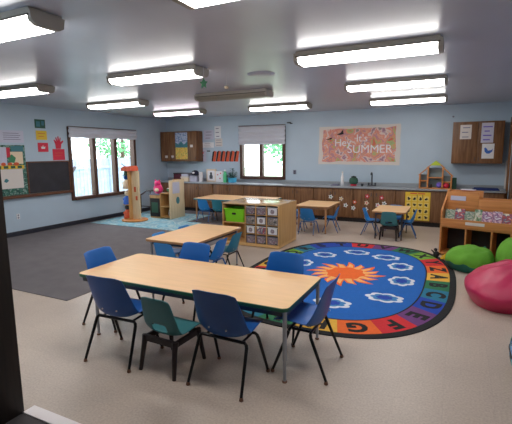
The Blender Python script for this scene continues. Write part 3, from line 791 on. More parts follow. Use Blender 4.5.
# ------------------------------------------------------------------ things on the counter, left part
CT = .8265
def on_counter(name, x, y, label, cat, z=CT, rz=0, group=None): return empty(name, (x, y, z), rz, label, cat, group)
o = on_counter('maroon_box', -7.15, 9.8, 'maroon box on the counter above the play kitchen', 'box')
link('box_body', MB().box(-.3,.3,-.1,.1,0,.2,bev=.006), mat('maroon_card', (92,30,48), .6), o)
link('lid', MB().box(-.305,.305,-.105,.105,.2,.225,bev=.004), 'darkwood', o)
for k, (x, w, h, m) in enumerate(((-6.93,.26,.14,'cream'),(-6.93,.22,.07,'lilac'))):
    z = CT+(.142 if k else 0)
    o = on_counter('storage_basket' if k == 0 else 'paper_stack', x, 9.62, ('cream low basket on the counter, left of the grey tub', 'small pale stack of papers lying on the cream basket')[k], ('basket','paper stack')[k], z)
    link('basket_body' if k == 0 else 'sheets', MB().box(-w/2,w/2,-.1,.1,0,h,bev=.008), m, o)
    if k == 0: link('rim', MB().box(-w/2-.006,w/2+.006,-.106,.106,h-.03,h-.005,bev=.003), 'offwhite', o)
o = on_counter('grey_tub', -6.68, 9.66, 'grey tub on the counter with a dark hat on its lid', 'tub')
link('tub_body', MB().box(-.12,.12,-.1,.1,0,.17,bev=.015), 'lilac', o); link('tub_lid', MB().box(-.125,.125,-.105,.105,.17,.185,bev=.004), 'gltxt', o)
o = on_counter('sun_hat', -6.66, 9.66, 'dark blue hat with white front lying on the grey tub', 'hat', CT+.186)
link('crown', MB().lathe([(.11,0),(.11,.05),(.085,.1),(.04,.125),(0,.13)], (0,0,0), 18), mat('navy_cloth', (34,36,60), .85), o)
link('brim', MB().lathe([(.11,.0),(.15,.004),(.15,.01),(.1,.014)], (0,-.06,0), 18), 'blk', o)
link('front_panel', MB().blob((0,-.085,.055),(.05,.03,.035),2), 'white', o)
o = on_counter('paper_towel_roll', -6.43, 9.6, 'white upright paper roll on the counter left of the framed picture', 'paper roll')
link('roll', MB().lathe([(.02,0.006),(.055,.006),(.055,.27),(.02,.27)], (0,0,0), 20), 'white', o); link('holder', MB().lathe([(.07,0),(.07,.006),(.008,.008),(.008,.3),(0,.305)], (0,0,0), 16), 'steel', o)
o = on_counter('framed_picture', -6.17, 9.74, 'cream framed picture with dark figure standing on the counter', 'picture frame')
link('frame', MB().box(-.155,.155,-.02,.02,0,.35,bev=.006), 'cream', o); link('mount', MB().box(-.12,.12,-.023,-.0205,.03,.31), 'white', o)
link('figure', MB().prism([(-.05,.08),(.05,.08),(.055,.16),(.03,.2),(.035,.25),(0,.27),(-.035,.25),(-.03,.2),(-.055,.16)], XZ, -.026, -.0235), 'steeldk', o)
o = on_counter('white_tin', -5.88, 9.76, 'white box with red spots on the counter, between picture frame and green bottle', 'box')
link('box_body', MB().box(-.12,.12,-.08,.08,0,.3,bev=.01), 'white', o)
link('red_spots', MB().blob((-.05,-.08,.2),(.02,.004,.02),2).blob((.04,-.08,.24),(.02,.004,.02),2).blob((.02,-.08,.1),(.02,.004,.02),2), 'red', o)
o = on_counter('green_bottle', -5.66, 9.62, 'light green bottle on the counter beside the potted plant', 'bottle')
link('bottle_body', MB().lathe([(.05,0),(.058,.01),(.058,.2),(.045,.25),(.025,.28),(.025,.3)], (0,0,0), 18), mat('mint_plastic', (80,190,130), .35), o)
link('cap', MB().lathe([(.03,.3),(.03,.345),(.0,.35)], (0,0,0), 14), 'white', o)
o = on_counter('potted_plant', -5.46, 9.66, 'dark leafy plant in a light blue pot on the counter by the window', 'plant')
link('pot', MB().lathe([(.09,0),(.11,.02),(.12,.12),(.125,.13),(.11,.13),(.1,.11)], (0,0,0), 20), mat('aqua_pot', (70,170,210), .4), o)
link('soil', MB().lathe([(0,.1),(.103,.112)], (0,0,0), 16), 'darkwood', o)
b = MB(); rr = random.Random(9)
for k in range(70):
    a = rr.uniform(0, 2*PI); el = rr.uniform(.1, 1.4); r_ = rr.uniform(.08,.19); c = Vector((math.cos(a)*math.cos(el)*r_*.85, math.sin(a)*math.cos(el)*r_*.85, .13+math.sin(el)*r_*1.3))
    d = Vector((math.cos(a), math.sin(a), rr.uniform(-.4,.6))).normalized(); s_ = d.cross(Vector((0,0,1))).normalized(); l = .06; wd = .02; up = Vector((0,0,.006))
    v = [b.bm.verts.new(c-d*l*.5), b.bm.verts.new(c+s_*wd+up), b.bm.verts.new(c+d*l), b.bm.verts.new(c-s_*wd+up)]
    b.bm.faces.new(v)
    b.tube([(0,0,.11), tuple(c)], .0018, 4)
link('leaves', b, 'darkgreen', o, recalc=False)
# ------------------------------------------------------------------ things on the counter, right part
o = on_counter('folded_cloth', -2.62, 9.64, 'small grey folded cloth on the counter below the banner', 'cloth')
link('cloth', MB().box(-.1,.1,-.07,.07,0,.02,bev=.008).box(-.06,.09,-.06,.06,.021,.04,bev=.008), 'gltxt', o)
o = on_counter('white_bottle', -2.47, 9.72, 'tall slim white bottle on the counter below the banner', 'bottle')
link('bottle_body', MB().lathe([(.035,0),(.04,.01),(.04,.2),(.02,.25),(.018,.3)], (0,0,0), 16), 'white', o); link('cap', MB().lathe([(.02,.3),(.02,.33),(0,.335)], (0,0,0), 12), 'offwhite', o)
o = on_counter('round_jar', -2.2, 9.72, 'round dark jar with a red base on the counter below the banner', 'jar')
link('jar_body', MB().lathe([(.07,.04),(.1,.07),(.105,.13),(.09,.18),(.05,.2)], (0,0,0), 20), 'darkgreen', o); link('jar_base', MB().lathe([(.06,0),(.075,.01),(.07,.04)], (0,0,0), 18), 'red', o); link('lid', MB().lathe([(.06,.2),(.06,.22),(.01,.235),(0,.24)], (0,0,0), 16), 'blk', o)
o = on_counter('small_cup', -1.99, 9.68, 'small dark cup on the counter between jar and faucet', 'cup')
link('cup_body', MB().lathe([(.025,0),(.035,.06),(.03,.06),(.02,.01)], (0,0,0), 14), 'steeldk', o)
o = on_counter('faucet', -1.8, 9.86, 'dark upright faucet at the counter below the right half of the banner', 'faucet')
link('spout', MB().tube([(0,0,.01),(0,0,.27),(0,-.02,.3),(0,-.07,.315),(0,-.12,.3),(0,-.13,.26)], .016, 10), 'steeldk', o)
link('base_plate', MB().box(-.1,.1,-.03,.03,0,.015,bev=.005), 'steeldk', o)
for s in (-1, 1): link('tap_handle', MB().lathe([(.018,.015),(.016,.05),(.024,.055),(.02,.075),(0,.08)], (s*.075,0,0), 10), 'steeldk', o)
o = on_counter('blue_mat', .52, 9.62, 'dark blue folded mat lying on the counter under the right wall cabinet', 'mat')
link('mat_layers', MB().box(-.22,.26,-.12,.12,0,.022,bev=.008).box(-.2,.24,-.11,.11,.0225,.045,bev=.008), mat('ink_blue_cloth', (38,54,110), .8, noise=.2, nscale=14), o)
# dollhouse
o = on_counter('dollhouse', -.41, 9.62, 'open wooden dollhouse with a green pointed roof on the counter', 'dollhouse')
b = MB()
for x, h in ((-.32,.3),(-.16,.46),(.13,.46),(.30,.28)): b.box(x-.014, x+.014, -.1, .1, 0, h, bev=.003)
b.box(-.33,.31,-.1,.1,0,.02).box(-.306,-.174,-.1,.1,.16,.175).box(-.146,.116,-.1,.1,.23,.245).box(.144,.286,-.1,.1,.14,.155)
link('frame', b, 'orangewood', o)
link('floor_panels', MB().box(-.306,-.174,.07,.085,.02,.3).box(-.146,.116,.07,.085,.02,.44).box(.144,.286,.07,.085,.02,.27), mat('greyblue_panel', (124,144,150), .6), o)
link('gable', MB().prism([(-.2,.45),(-.17,.45),(-.015,.56),(.14,.45),(.17,.45),(-.015,.6)], XZ, -.1, .1).prism([(-.36,.29),(-.33,.29),(-.17,.43),(-.17,.46)], XZ, -.1, .1).prism([(.14,.43),(.31,.27),(.34,.27),(.14,.46)], XZ, -.1, .1), 'orangewood', o)
link('green_roof', MB().prism([(-.12,.5),(-.015,.5),(.09,.5),(.06,.545),(-.015,.6),(-.08,.55)], XZ, -.104, -.09), mat('yellow_green_card', (176,196,50), .6), o)
link('wing', MB().box(.315,.4,-.02,.08,0,.24,bev=.004), 'darkgreen', o)
for x, m, l, z in ((-.32,'purple','purple toy ball inside the dollhouse',.02),(-.185,'red','red toy ball in the dollhouse, right of the purple one',.02),(-.5,'darkwood','dark toy block inside the dollhouse left of the purple ball',.02)):
    q = on_counter('toy_ball' if m != 'darkwood' else 'toy_block', x-.02, 9.57, l, 'toy', CT+z+.0005)
    if m != 'darkwood': link('ball', MB().blob((0,0,.06),(.062,.045,.06),3), m, q)
    else: link('block', MB().box(-.04,.04,-.03,.03,0,.08,bev=.006), m, q)

# ------------------------------------------------------------------ play corner
tag(link('teal_rug', MB().prism([(-7.75,6.85),(-5.3,6.85),(-5.3,7.88),(-5.72,7.88),(-5.72,8.95),(-7.75,8.95)], XY, .0075, .016), 'tealrug'), 'pale teal patterned rug on the grey carpet in the play corner', 'rug')
RZ = .0165
pt = empty('puppet_tower', (-6.98, 7.52, RZ), 0, 'tall wooden puppet tower on a round base in front of the left window', 'puppet stand')
link('base', MB().lathe([(.3,0),(.31,.01),(.31,.03),(.29,.04)], (0,0,0), 32), 'orangewood', pt)
link('board', MB().box(-.03,.2,-.03,.0,.04,1.2,bev=.004), 'palewood', pt)
link('cross_board', MB().box(-.045,-.03,-.14,.14,.04,1.2,bev=.004), 'maplev', pt)
link('roof', MB().prism([(-.24,1.2),(.07,1.2),(.06,1.28),(.02,1.32),(-.06,1.26),(-.14,1.31),(-.24,1.27)], XZ, -.14, .12), 'orange', pt)
link('peg', MB().tube([(-.2,-.02,1.3),(-.3,-.05,1.37)], .008, 6), 'darkwood', pt)
for z in (.04,.38,.77): link('shelf', MB().box(-.24,-.046,-.12,.12,z,z+.015), 'maplev', pt)
link('dark_stickers', MB().box(.04,.1,-.033,-.0305,.7,.82).box(.08,.14,-.033,-.0305,.5,.6), 'orange', pt)
def puppet(x, y, z, m, mh, label, hat=None):
    p = empty('hand_puppet', (x, y, z), 0, label, 'puppet', 'hand puppets on the puppet tower')
    link('robe', MB().lathe([(.07,0),(.08,.02),(.06,.12),(.03,.17)], (0,0,0), 14).tube([(-.03,0,.13),(-.09,-.01,.09)], [.03,.02], 8).tube([(.03,0,.13),(.09,-.01,.09)], [.03,.02], 8), m, p)
    link('head', MB().blob((0,0,.215),(.05,.05,.055),3), mh, p)
    if hat: link('hat', MB().lathe([(.075,.25),(.06,.262),(.045,.265),(.035,.34),(0,.345)], (0,0,0), 14), hat, p)
    p.scale = (1.22,1.22,1.22)
    link('eyes', MB().blob((-.018,-.047,.225),(.007,.005,.008),1).blob((.018,-.047,.225),(.007,.005,.008),1), 'blk', p)
puppet(-7.16, 7.47, RZ+.0565, 'orange', 'darkwood', 'brown headed puppet on the lowest shelf of the puppet tower')
puppet(-7.15, 7.47, RZ+.3955, 'bluecloth', 'cream', 'blue robed puppet on the middle shelf of the puppet tower')
puppet(-7.15, 7.47, RZ+.7855, 'cream', 'navy', 'cream robed puppet with dark green hat on the top shelf of the puppet tower', 'darkgreen')
# play kitchen
pk = empty('play_kitchen', (-6.93, 7.98, RZ), 0, 'wooden play kitchen shelf unit with tall back in the far left corner', 'play kitchen')
link('panel_left', MB().box(.35,.368,0,.57,0,.62,bev=.003), 'maplev', pk)
link('panel_right', MB().box(.64,.66,0,.6,0,.95,bev=.003), 'palewood', pk)
link('back_panel', MB().box(.35,.64,.55,.57,0,.95), 'maplev', pk)
for z in (.04,.3,.62): link('shelf_board', MB().box(.3685,.6395,0,.55,z,z+.015), 'maplev', pk)
link('painted_cell_shade', MB().box(.37,.638,.34,.549,.056,.299).box(.37,.638,.34,.549,.316,.61), 'cabdark', pk)  # black blocks filling the rear of the open cells, painted-in shade
link('side_note', MB().box(.661,.664,.12,.4,.62,.9), 'lilac', pk)
link('side_badge', MB().prism([(.32+.07*math.cos(2*PI*k/16), .44+.09*math.sin(2*PI*k/16)) for k in range(16)], YZ, .661, .665), 'tealpic', pk)
fr = empty('play_stove', (-6.93, 8.0, RZ), 0, 'dark fronted low play stove left of the wooden play kitchen', 'play stove')
link('body', MB().box(0,.34,.02,.5,0,.58,bev=.006), 'maplev', fr); link('oven_door', MB().box(.02,.32,.0,.0195,.04,.5,bev=.004), 'blk', fr)
link('oven_window', MB().box(.07,.27,-.004,-.0005,.14,.4), 'darkgreen', fr); link('stove_top', MB().box(-.01,.348,-.01,.51,.58,.6,bev=.003), 'gltxt', fr)
o = empty('pink_plush', (-6.76, 8.16, RZ+.6005), 0, 'bright pink plush toy sitting on the play stove', 'plush toy')
link('body', MB().blob((0,0,.12),(.13,.1,.13),3,0,.15,3,2), 'pink', o); link('head', MB().blob((0,-.02,.26),(.08,.075,.07),3,0,.1,3,4), 'pink', o)
link('ears', MB().blob((-.06,-.02,.33),(.025,.02,.03),2).blob((.06,-.02,.33),(.025,.02,.03),2), 'pink', o); link('pale_belly', MB().blob((.02,-.085,.1),(.07,.03,.05),2), 'cream', o)
o = empty('toy_dishes', (-6.42, 8.22, RZ+.6355), 0, 'green and white toy bowl on the play kitchen worktop', 'toy bowl')
link('bowl', MB().lathe([(.05,0),(.09,.04),(.11,.1),(.1,.1),(.08,.05),(0,.015)], (0,0,0), 20), 'green', o); link('filling', MB().blob((0,0,.08),(.09,.09,.05),2,0,.3,4,1), 'white', o)
o = empty('white_mug', (-6.43, 8.2, RZ+.0555), 0, 'small white jug in the lower cell of the play kitchen', 'jug')
link('jug_body', MB().lathe([(.05,0),(.06,.05),(.045,.12),(.05,.14),(.042,.14),(.03,.02)], (0,0,0), 16), 'offwhite', o); link('handle', MB().tube([(.05,0,.11),(.085,0,.1),(.085,0,.05),(.055,0,.03)], .007, 6), 'offwhite', o)
# dark curved rack seen left of the kitchen
o = empty('dark_rack', (-7.35, 8.5, .0075), 0, 'dark low rail rack along the wall between puppet tower and play stove', 'rack')
o.location.z = RZ
link('rails', MB().tube([(-.3,0,.5),(-.1,0,.62),(.1,0,.64),(.36,0,.64)], .024, 8).tube([(-.3,0,.2),(.36,0,.2)], .012, 8), 'darkwood', o)
for x in (-.3,.03,.36): link('post', MB().tube([(x,0,0),(x,0,.5 if x < 0 else .64)], .014, 8), 'darkwood', o)

# ------------------------------------------------------------------ alphabet rug
def make_rug():
    b = MB(); cx, cy = -1.27, 5.35; z = .009
    N = 312
    EX = 2/2.75
    sg = lambda q: math.copysign(abs(q)**EX, q)
    def ring(a, c, zz): return [b.bm.verts.new((cx+a*sg(math.cos(t)), cy+c*sg(math.sin(t)), zz)) for t in TH]
    # parameter angles equally spaced along the middle of the letter band
    am, cm = 1.15, 1.76
    tt = [2*PI*k/4000 for k in range(4001)]; s = [0]
    for k in range(4000): s.append(s[-1]+math.hypot(am*(sg(math.cos(tt[k+1]))-sg(math.cos(tt[k]))), cm*(sg(math.sin(tt[k+1]))-sg(math.sin(tt[k])))))
    def at(frac):
        L = (frac % 1)*s[-1]; import bisect; k = min(bisect.bisect(s, L), 4000); return tt[k]
    off = at(0); TH = []
    B0 = -.0042
    for k in range(N): TH.append(at(B0+k/N-.5/26))
    R0b = ring(1.335, 1.95, 0); R0 = ring(1.335, 1.95, z); R1 = ring(1.26, 1.875, z); R2 = ring(.99, 1.59, z); R3 = ring(.972, 1.572, z)
    cols = {}
    #  materials: 0 black 1 blue field 2 yellow 3 green 4 teal 5 blue 6 purple 7 red 8 orange 9 white 10 sun orange 11 sun yellow 12 lime 13 paleblue
    order = {'A':2,'B':3,'C':4,'D':5,'E':6,'F':7,'G':8,'H':2,'I':3,'J':4,'K':5,'L':6,'M':7,'N':7,'O':2,'P':3,'Q':12,'R':4,'S':5,'T':5,'U':7,'V':6,'W':3,'X':12,'Y':7,'Z':8}
    letters = 'BAZYXWVUTSRQPONMLKJIHGFEDC'    # anticlockwise seen from above, starting at B
    def quad(P, Q, mf):
        for k in range(N):
            f = b.bm.faces.new((P[k], P[(k+1)%N], Q[(k+1)%N], Q[k])); f.material_index = mf(k)
    quad(R0b, R0, lambda k: 0); quad(R0, R1, lambda k: 0)
    quad(R1, R2, lambda k: order[letters[(k*26//N) % 26]])
    quad(R2, R3, lambda k: 0)
    f = b.bm.faces.new(R3); f.material_index = 1
    f = b.bm.faces.new(R0b[::-1]); f.material_index = 0
    for i, L in enumerate(letters):
        t = at(B0+i/26)
        x, y = cx+1.125*sg(math.cos(t)), cy+1.73*sg(math.sin(t))
        e_ = .02; n = Vector((1.745*(sg(math.sin(t+e_))-sg(math.sin(t-e_))), -1.135*(sg(math.cos(t+e_))-sg(math.cos(t-e_))))).normalized()
        ang = math.atan2(n.y, n.x)-PI/2      # tops outward
        me = text_mesh(L, .27, .0006, .013)
        b.merge(me, Matrix.Translation((x, y, z+.001)) @ Matrix.Rotation(ang, 4, 'Z'), 0); bpy.data.meshes.remove(me)
    # sun
    def flat(poly, zz, mi): b.prism(poly, XY, zz-.0008, zz, mi)
    n = 16; P_ = []
    for k in range(n):
        a = 2*PI*k/n; big = .53 if k % 2 == 0 else .47
        for da, r_ in ((-.17,.3),(-.08,.4),(.08,big*.92),(.17,big),(.17,.38),(.2,.3)):
            P_.append((cx-.02+r_*math.cos(a+da)*1.0, cy+r_*math.sin(a+da)*1.08))
    flat(P_, z+.0015, 10)
    P_ = []
    for k in range(n):
        a = 2*PI*k/n
        for da, r_ in ((-.15,.26),(-.04,.37),(.12,.45),(.12,.35),(.18,.26)):
            P_.append((cx-.02+r_*math.cos(a+da), cy+r_*math.sin(a+da)*1.08))
    flat(P_, z+.0025, 11)
    P_ = [(cx-.02+(.25+.02*math.cos(8*t))*math.cos(t), cy+(.27+.02*math.cos(8*t))*math.sin(t)) for t in [2*PI*k/48 for k in range(48)]]
    flat(P_, z+.0035, 10)
    clouds = [(-.66,4.6,.17,.12),(-.56,5.3,.13,.16),(-.655,5.98,.14,.16),(-.92,6.42,.17,.13),(-1.4,6.56,.17,.12),(-1.83,6.2,.15,.13),(-1.99,5.6,.12,.16),(-2.0,4.98,.12,.16),(-1.72,4.4,.16,.13),(-1.15,4.2,.17,.12)]
    for i, (x, y, a, c) in enumerate(clouds):
        for k_, (sc_, mi) in enumerate(((1.04, 9), (.74, 13), (.45, 5))):
            P_ = [(x+sc_*a*(1+.24*abs(math.sin(3.5*t)))*math.cos(t), y+sc_*c*(1+.24*abs(math.sin(3.5*t)))*math.sin(t)) for t in [2*PI*q/42 for q in range(42)]]
            flat(P_, z+.0015+.001*k_, mi)
    cl = [(20,20,22),(12,94,176),(222,170,60),(34,110,72),(28,112,140),(20,62,160),(106,56,116),(200,36,44),(226,100,36),(206,214,224),(240,104,34),(246,178,104),(110,160,50),(60,124,180)]
    ms = [mat('rug_pile_%d' % i, c, .92, noise=.06, nscale=30, bump=.3, bscale=200) for i, c in enumerate(cl)]
    o = link('alphabet_rug', b, ms, None, smooth=False)
    return tag(o, 'big oval blue rug with an alphabet border, orange sun and white clouds', 'rug')
make_rug()

# ------------------------------------------------------------------ book display
bd = empty('book_display', (-.2, 6.95, 0), R(-15), 'honey coloured wooden book display with cubbies at the right', 'bookcase')
BLn = .98
link('side_panel', MB().prism([(0,0),(.4,0),(.4,1.02),(.3,1.02),(.0,.72)], YZ, -.0, .025), 'orangewood', bd)
link('side_panel', MB().prism([(0,0),(.4,0),(.4,.9),(.3,.9),(.0,.66)], YZ, BLn-.025, BLn), 'orangewood', bd)
link('back_panel', MB().box(.025,.5,.36,.385,.05,1.02,bev=.003), 'orangewood', bd)
link('back_panel', MB().box(.5005,BLn-.026,.36,.385,.05,.915,bev=.003), 'orangewood', bd)
link('upper_panel', MB().box(.025,.48,.19,.205,.72,1.01,bev=.003), 'orangewood', bd)
link('upper_panel', MB().box(.481,BLn-.026,.19,.205,.70,.9,bev=.003), 'orangewood', bd)
link('bin_front', MB().box(.025,BLn-.025,.0,.018,.475,.60,bev=.004), 'orangewood', bd)
link('bin_floor', MB().box(.025,BLn-.025,.018,.36,.455,.475), 'orangewood', bd)
link('bottom_board', MB().box(.025,BLn-.025,.01,.36,.03,.05), 'orangewood', bd)
for x in (.37,.72): link('divider', MB().box(x-.01,x+.01,.012,.36,.05,.455), 'orangewood', bd)
link('painted_cubby_shade', MB().box(.026,BLn-.026,.34,.3595,.051,.454), 'cabdark', bd)  # black sheet over the wooden back, paints the shade inside the cubbies
link('label_strip', MB().box(.08,.3,.185,.1895,.87,.94), 'lilac', bd)
link('label_strip', MB().box(.36,.62,-.004,-.0005,.525,.57), 'offwhite', bd)
pg = link('peg', MB().lathe([(0,0),(.012,.002),(.012,.006)], (0,0,0), 8), 'darkwood', bd); pg.location = (-.001,.04,.3); pg.rotation_euler = (0, R(-90), 0)
bk = [('print1',.19,.26),('print4',.19,.28),('print1',.17,.25),('print3',.14,.29),('print2',.18,.27),('print2',.17,.28),('print4',.18,.26)]
names = ['grey-green picture book at the left end of the book display', 'white picture book, second from the left in the book display', 'grey picture book, third from the left in the book display', 'yellow and green book in the middle of the book display', 'pink picture book right of the yellow and green one', 'pink and blue book, second from the right in the book display', 'white book at the right end of the book display']
x = .035
ca, sa = math.cos(R(-15)), math.sin(R(-15))
for (m, w, h), l in zip(bk, names):
    wx, wy = -.2+x*ca-.07*sa, 6.95+x*sa+.07*ca
    o = empty('picture_book', (wx, wy, .4755), R(-15), l, 'book', 'picture books in the book display')
    T = Matrix.Rotation(R(-14), 4, 'X')
    link('cover', MB().box(0,w*.72,0,.004,0.002,h,T=T).box(0,w*.72,.016,.02,0.002,h,T=T).box(0,.004,.0041,.0159,0.002,h,T=T), m, o)
    link('pages', MB().box(.005,w*.72-.004,.0042,.0158,.006,h-.005,T=T), 'white', o)
    x += w*.72+.006
# thing on top of display
o = empty('open_booklet', (.06, 7.22, 1.0215), R(-15), 'white booklet lying on top of the book display', 'booklet')
link('pages', MB().box(-.0,.2,.01,.1,0,.012,bev=.003), 'white', o); link('cover', MB().box(-.005,.205,.005,.105,-.0012,-.0001), 'red', o)

# cloths and toys by the cubbies
def crumple(name, c, r, m, label, cat, seed, sub=3, amp=.5, parts=None):
    o = empty(name, c, 0, label, cat)
    link('body' if parts is None else parts, MB().blob((0,0,r[2]*.6),r,sub,0,amp,3,seed,flat=r[2]*.6-.0005), m, o)
    return o
crumple('yellow_blanket', (.02,6.70,0), (.16,.08,.06), 'ycloth', 'crumpled mustard yellow blanket on the floor at the left cubby', 'blanket', 3, parts='folds')
o = crumple('green_plush', (.36,6.735,0), (.1,.045,.13), 'bean_rim', 'dark green plush toy behind the flat green beanbag', 'plush toy', 5)
link('ears', MB().blob((-.06,0,.2),(.03,.02,.05),2).blob((.06,0,.2),(.03,.02,.05),2), 'bean_rim', o)
o = empty('black_toy', (-.225, 6.72, .0), 0, 'small black toy figure standing at the corner of the book display', 'toy')
link('body', MB().blob((0,0,.06),(.045,.03,.055),2,0,.2,3,1,flat=.058), 'blk', o); link('head', MB().blob((-.01,0,.135),(.028,.026,.028),2), 'blk', o)
link('arm', MB().tube([(-.03,0,.09),(-.07,0,.13)], [.012,.008], 6), 'blk', o); link('arm', MB().tube([(.03,0,.09),(.065,0,.07)], [.012,.008], 6), 'blk', o)

# ------------------------------------------------------------------ beanbags
def beanbag(c, r, h, m, rimm, label, seed, name='beanbag', crease=7, peak=(.2,.1), rz=0, pw=1.0, mid=.42, ep=.75):
    t = empty(name, c, rz, label, 'beanbag')
    def f(lo, hi, mi_):
        b = MB(); nu, nv = 48, 16; rows = []
        for j in range(nv+1):
            v = lo+(hi-lo)*j/nv               # 0 bottom .. 1 top
            if v < .45: rr_ = .80+.20*math.sin(v/.45*PI/2); z = h*mid*(v/.45)
            else:
                q = (v-.45)/.55; rr_ = math.cos(q*PI/2)**ep if q < 1 else 0; z = h*(mid+(1-mid)*math.sin(q*PI/2)**pw)
            row = []
            for i in range(nu):
                a = 2*PI*i/nu
                k = 1+.05*mnoise.noise(Vector((math.cos(a)*1.3, math.sin(a)*1.3, seed)))+.022*math.sin(crease*a+seed)*max(0, v)*(1 if v > .4 else .3)
                q = max(0, (v-.45)/.55)
                row.append(b.bm.verts.new((r[0]*rr_*k*math.cos(a)+peak[0]*q*q*r[0], r[1]*rr_*k*math.sin(a)+peak[1]*q*q*r[1], z+(.035*mnoise.noise(Vector((math.cos(a)*3.6*rr_, math.sin(a)*3.6*rr_, seed+4))) if .1 < v else 0))))
            rows.append(row)
        for j in range(nv):
            for i in range(nu): b.bm.faces.new((rows[j][i], rows[j][(i+1)%nu], rows[j+1][(i+1)%nu], rows[j+1][i]))
        if lo == 0: b.bm.faces.new(rows[0][::-1])
        if hi == 1: bmesh.ops.remove_doubles(b.bm, verts=rows[-1], dist=.004)
        return b
    if rimm:
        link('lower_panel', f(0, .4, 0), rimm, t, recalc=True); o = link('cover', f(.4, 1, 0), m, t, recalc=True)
    else:
        link('cover', f(0, 1, 0), m, t, recalc=True)
    return t
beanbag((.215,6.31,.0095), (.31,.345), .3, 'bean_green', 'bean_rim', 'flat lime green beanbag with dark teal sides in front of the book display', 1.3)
beanbag((.72,6.28,0), (.195,.3), .46, 'bean_green', None, 'upright lime green beanbag at the right edge of the photo', 4.1, peak=(.1,.3))
beanbag((.52,5.06,0), (.39,.52), .44, 'bean_red', None, 'big crimson red beanbag at the right edge of the photo', 7.7, peak=(.8,.25), crease=5, pw=1.5, mid=.4, ep=.9)
t = empty('patterned_cushion', (.66,3.42,0), 0, 'blue and green leaf patterned cushion at the right edge of the photo', 'cushion')
b = MB()
g = bmesh.ops.create_cube(b.bm, size=1); bmesh.ops.subdivide_edges(b.bm, edges=b.bm.edges, cuts=7, use_grid_fill=True)
for v in b.bm.verts:
    p = v.co*2; n = Vector([math.copysign(abs(q)**1, q) for q in p]); l = (abs(p.x)**4+abs(p.y)**4+abs(p.z)**4)**.25
    v.co = Vector((p.x/l*.225, p.y/l*.24, .14+p.z/l*.14))
link('cover', b, 'leafprint', t)
link('piping', MB().tube([(.226*math.copysign(abs(math.cos(a))**.5, math.cos(a)), .241*math.copysign(abs(math.sin(a))**.5, math.sin(a)), .14) for a in [2*PI*k/60 for k in range(61)]], .006, 6, cap=False), 'blk', t)

# toy on the chair at the second table
o = empty('spotted_toy', (-2.80, 4.30, .312), 0, 'small black and white toy sitting on the blue chair at the second table', 'toy')
link('body', MB().blob((0,0,.055),(.06,.05,.055),3,0,.1,3,2), 'blk', o); link('head', MB().blob((0,-.01,.13),(.04,.04,.038),3), 'blk', o)
link('white_patch', MB().blob((.02,-.03,.06),(.035,.03,.03),2).blob((.01,-.035,.125),(.025,.02,.02),2), 'white', o)

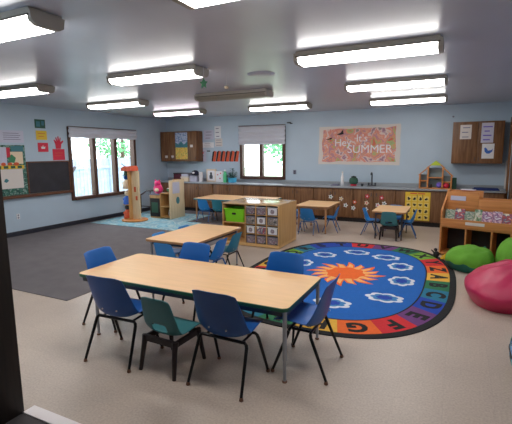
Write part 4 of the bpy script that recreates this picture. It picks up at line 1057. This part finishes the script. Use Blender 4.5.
# ------------------------------------------------------------------ outside
struct('ground_outside', MB().box(-40, 25, 10.15, 45, -.4, -.3).box(-40, WL-.15, -10, 10.15, -.4, -.3), 'grass')
fe = empty('garden_fence', (-11.5, 0, -.3), 0, 'weathered pale fence outside the left window', 'fence')
b = MB(); y = 4.0
while y < 16:
    b.box(0, .02, y, y+.135, .05, 1.75); y += .15
link('boards', b, 'fence', fe)
link('rail', MB().box(.02,.07,4,16,.35,.45).box(.02,.07,4,16,1.4,1.5), 'fence', fe)
link('brace', MB().box(.072,.1,-.7,.7,-.04,.04,T=Matrix.Translation((0,9.2,.95))@Matrix.Rotation(R(52),4,'X')), 'steeldk', fe)
for y in (4,6.4,8.8,11.2,13.6,16): link('post', MB().box(.02,.12,y-.05,y+.05,0,1.85), 'fence', fe)
def tree(x, y, h, r, label, seed):
    t = empty('garden_tree', (x, y, -.3), 0, label, 'tree', 'trees outside the windows')
    link('trunk', MB().tube([(0,0,0),(.05,0,h*.3),(0,.05,h*.6)], [.16,.12,.06], 8), 'bark', t)
    b = MB(); rr = random.Random(seed)
    for k in range(1500):
        d = Vector((rr.gauss(0,1), rr.gauss(0,1), rr.gauss(0,1))).normalized()*r*rr.uniform(.45,1)**.6
        c = Vector((d.x, d.y, h*.68+d.z*.95)); a = Vector((rr.gauss(0,1), rr.gauss(0,1), rr.gauss(0,1))).normalized(); e = a.cross(Vector((rr.gauss(0,1), rr.gauss(0,1), rr.gauss(0,1)))).normalized(); s_ = .13
        b.bm.faces.new([b.bm.verts.new(c+a*s_), b.bm.verts.new(c+e*s_*.5), b.bm.verts.new(c-a*s_), b.bm.verts.new(c-e*s_*.5)])
    link('foliage', b, 'leaf', t, smooth=False, recalc=False)
tree(-6.2, 16.5, 4.2, 1.7, 'green tree outside the right pane of the back window', 1)
tree(-14.5, 9.2, 4.0, 1.6, 'tree beyond the fence outside the first pane of the left window', 3)
tree(-16, 16.5, 4.5, 1.8, 'tree beyond the fence outside the last pane of the left window', 4)
sh = empty('garden_shed', (-11.2, 17.5, -.3), 0, 'white shed outside the left pane of the back window', 'shed')
link('walls', MB().box(-1.6,1.2,-1,1,0,2.1), 'shed', sh); link('roof', MB().prism([(-1.8,2.1),(1.4,2.1),(-.2,2.9)], XZ, -1.1, 1.1), 'housing', sh)

# ------------------------------------------------------------------ light, camera
w = bpy.data.worlds.new('overcast_sky'); SC.world = w; w.use_nodes = True
bg = w.node_tree.nodes['Background']; bg.inputs[0].default_value = (.82,.92,1,1); bg.inputs[1].default_value = 6.0
cam = bpy.data.cameras.new('camera'); co = bpy.data.objects.new('camera', cam); COL.objects.link(co)
Rr = [(0.8977346118563002, 0.44046067610166617, -0.008182877445076363), (-0.05710740977796221, 0.13477262707561105, 0.9892295399651135), (-0.43681953988308486, 0.8875982941619488, -0.14614362037779374)]
co.matrix_world = Matrix(((Rr[0][0], Rr[1][0], -Rr[2][0], 0), (Rr[0][1], Rr[1][1], -Rr[2][1], 0), (Rr[0][2], Rr[1][2], -Rr[2][2], 1.65), (0,0,0,1)))
cam.sensor_fit = 'HORIZONTAL'; cam.sensor_width = 36; cam.lens = 409.18/512*36; cam.clip_start = .05; cam.clip_end = 200
SC.camera = co
SC.view_settings.view_transform = 'Standard'; SC.view_settings.look = 'None'
SC.view_settings.exposure = .12; SC.view_settings.gamma = 1; SC.view_settings.use_curve_mapping = False
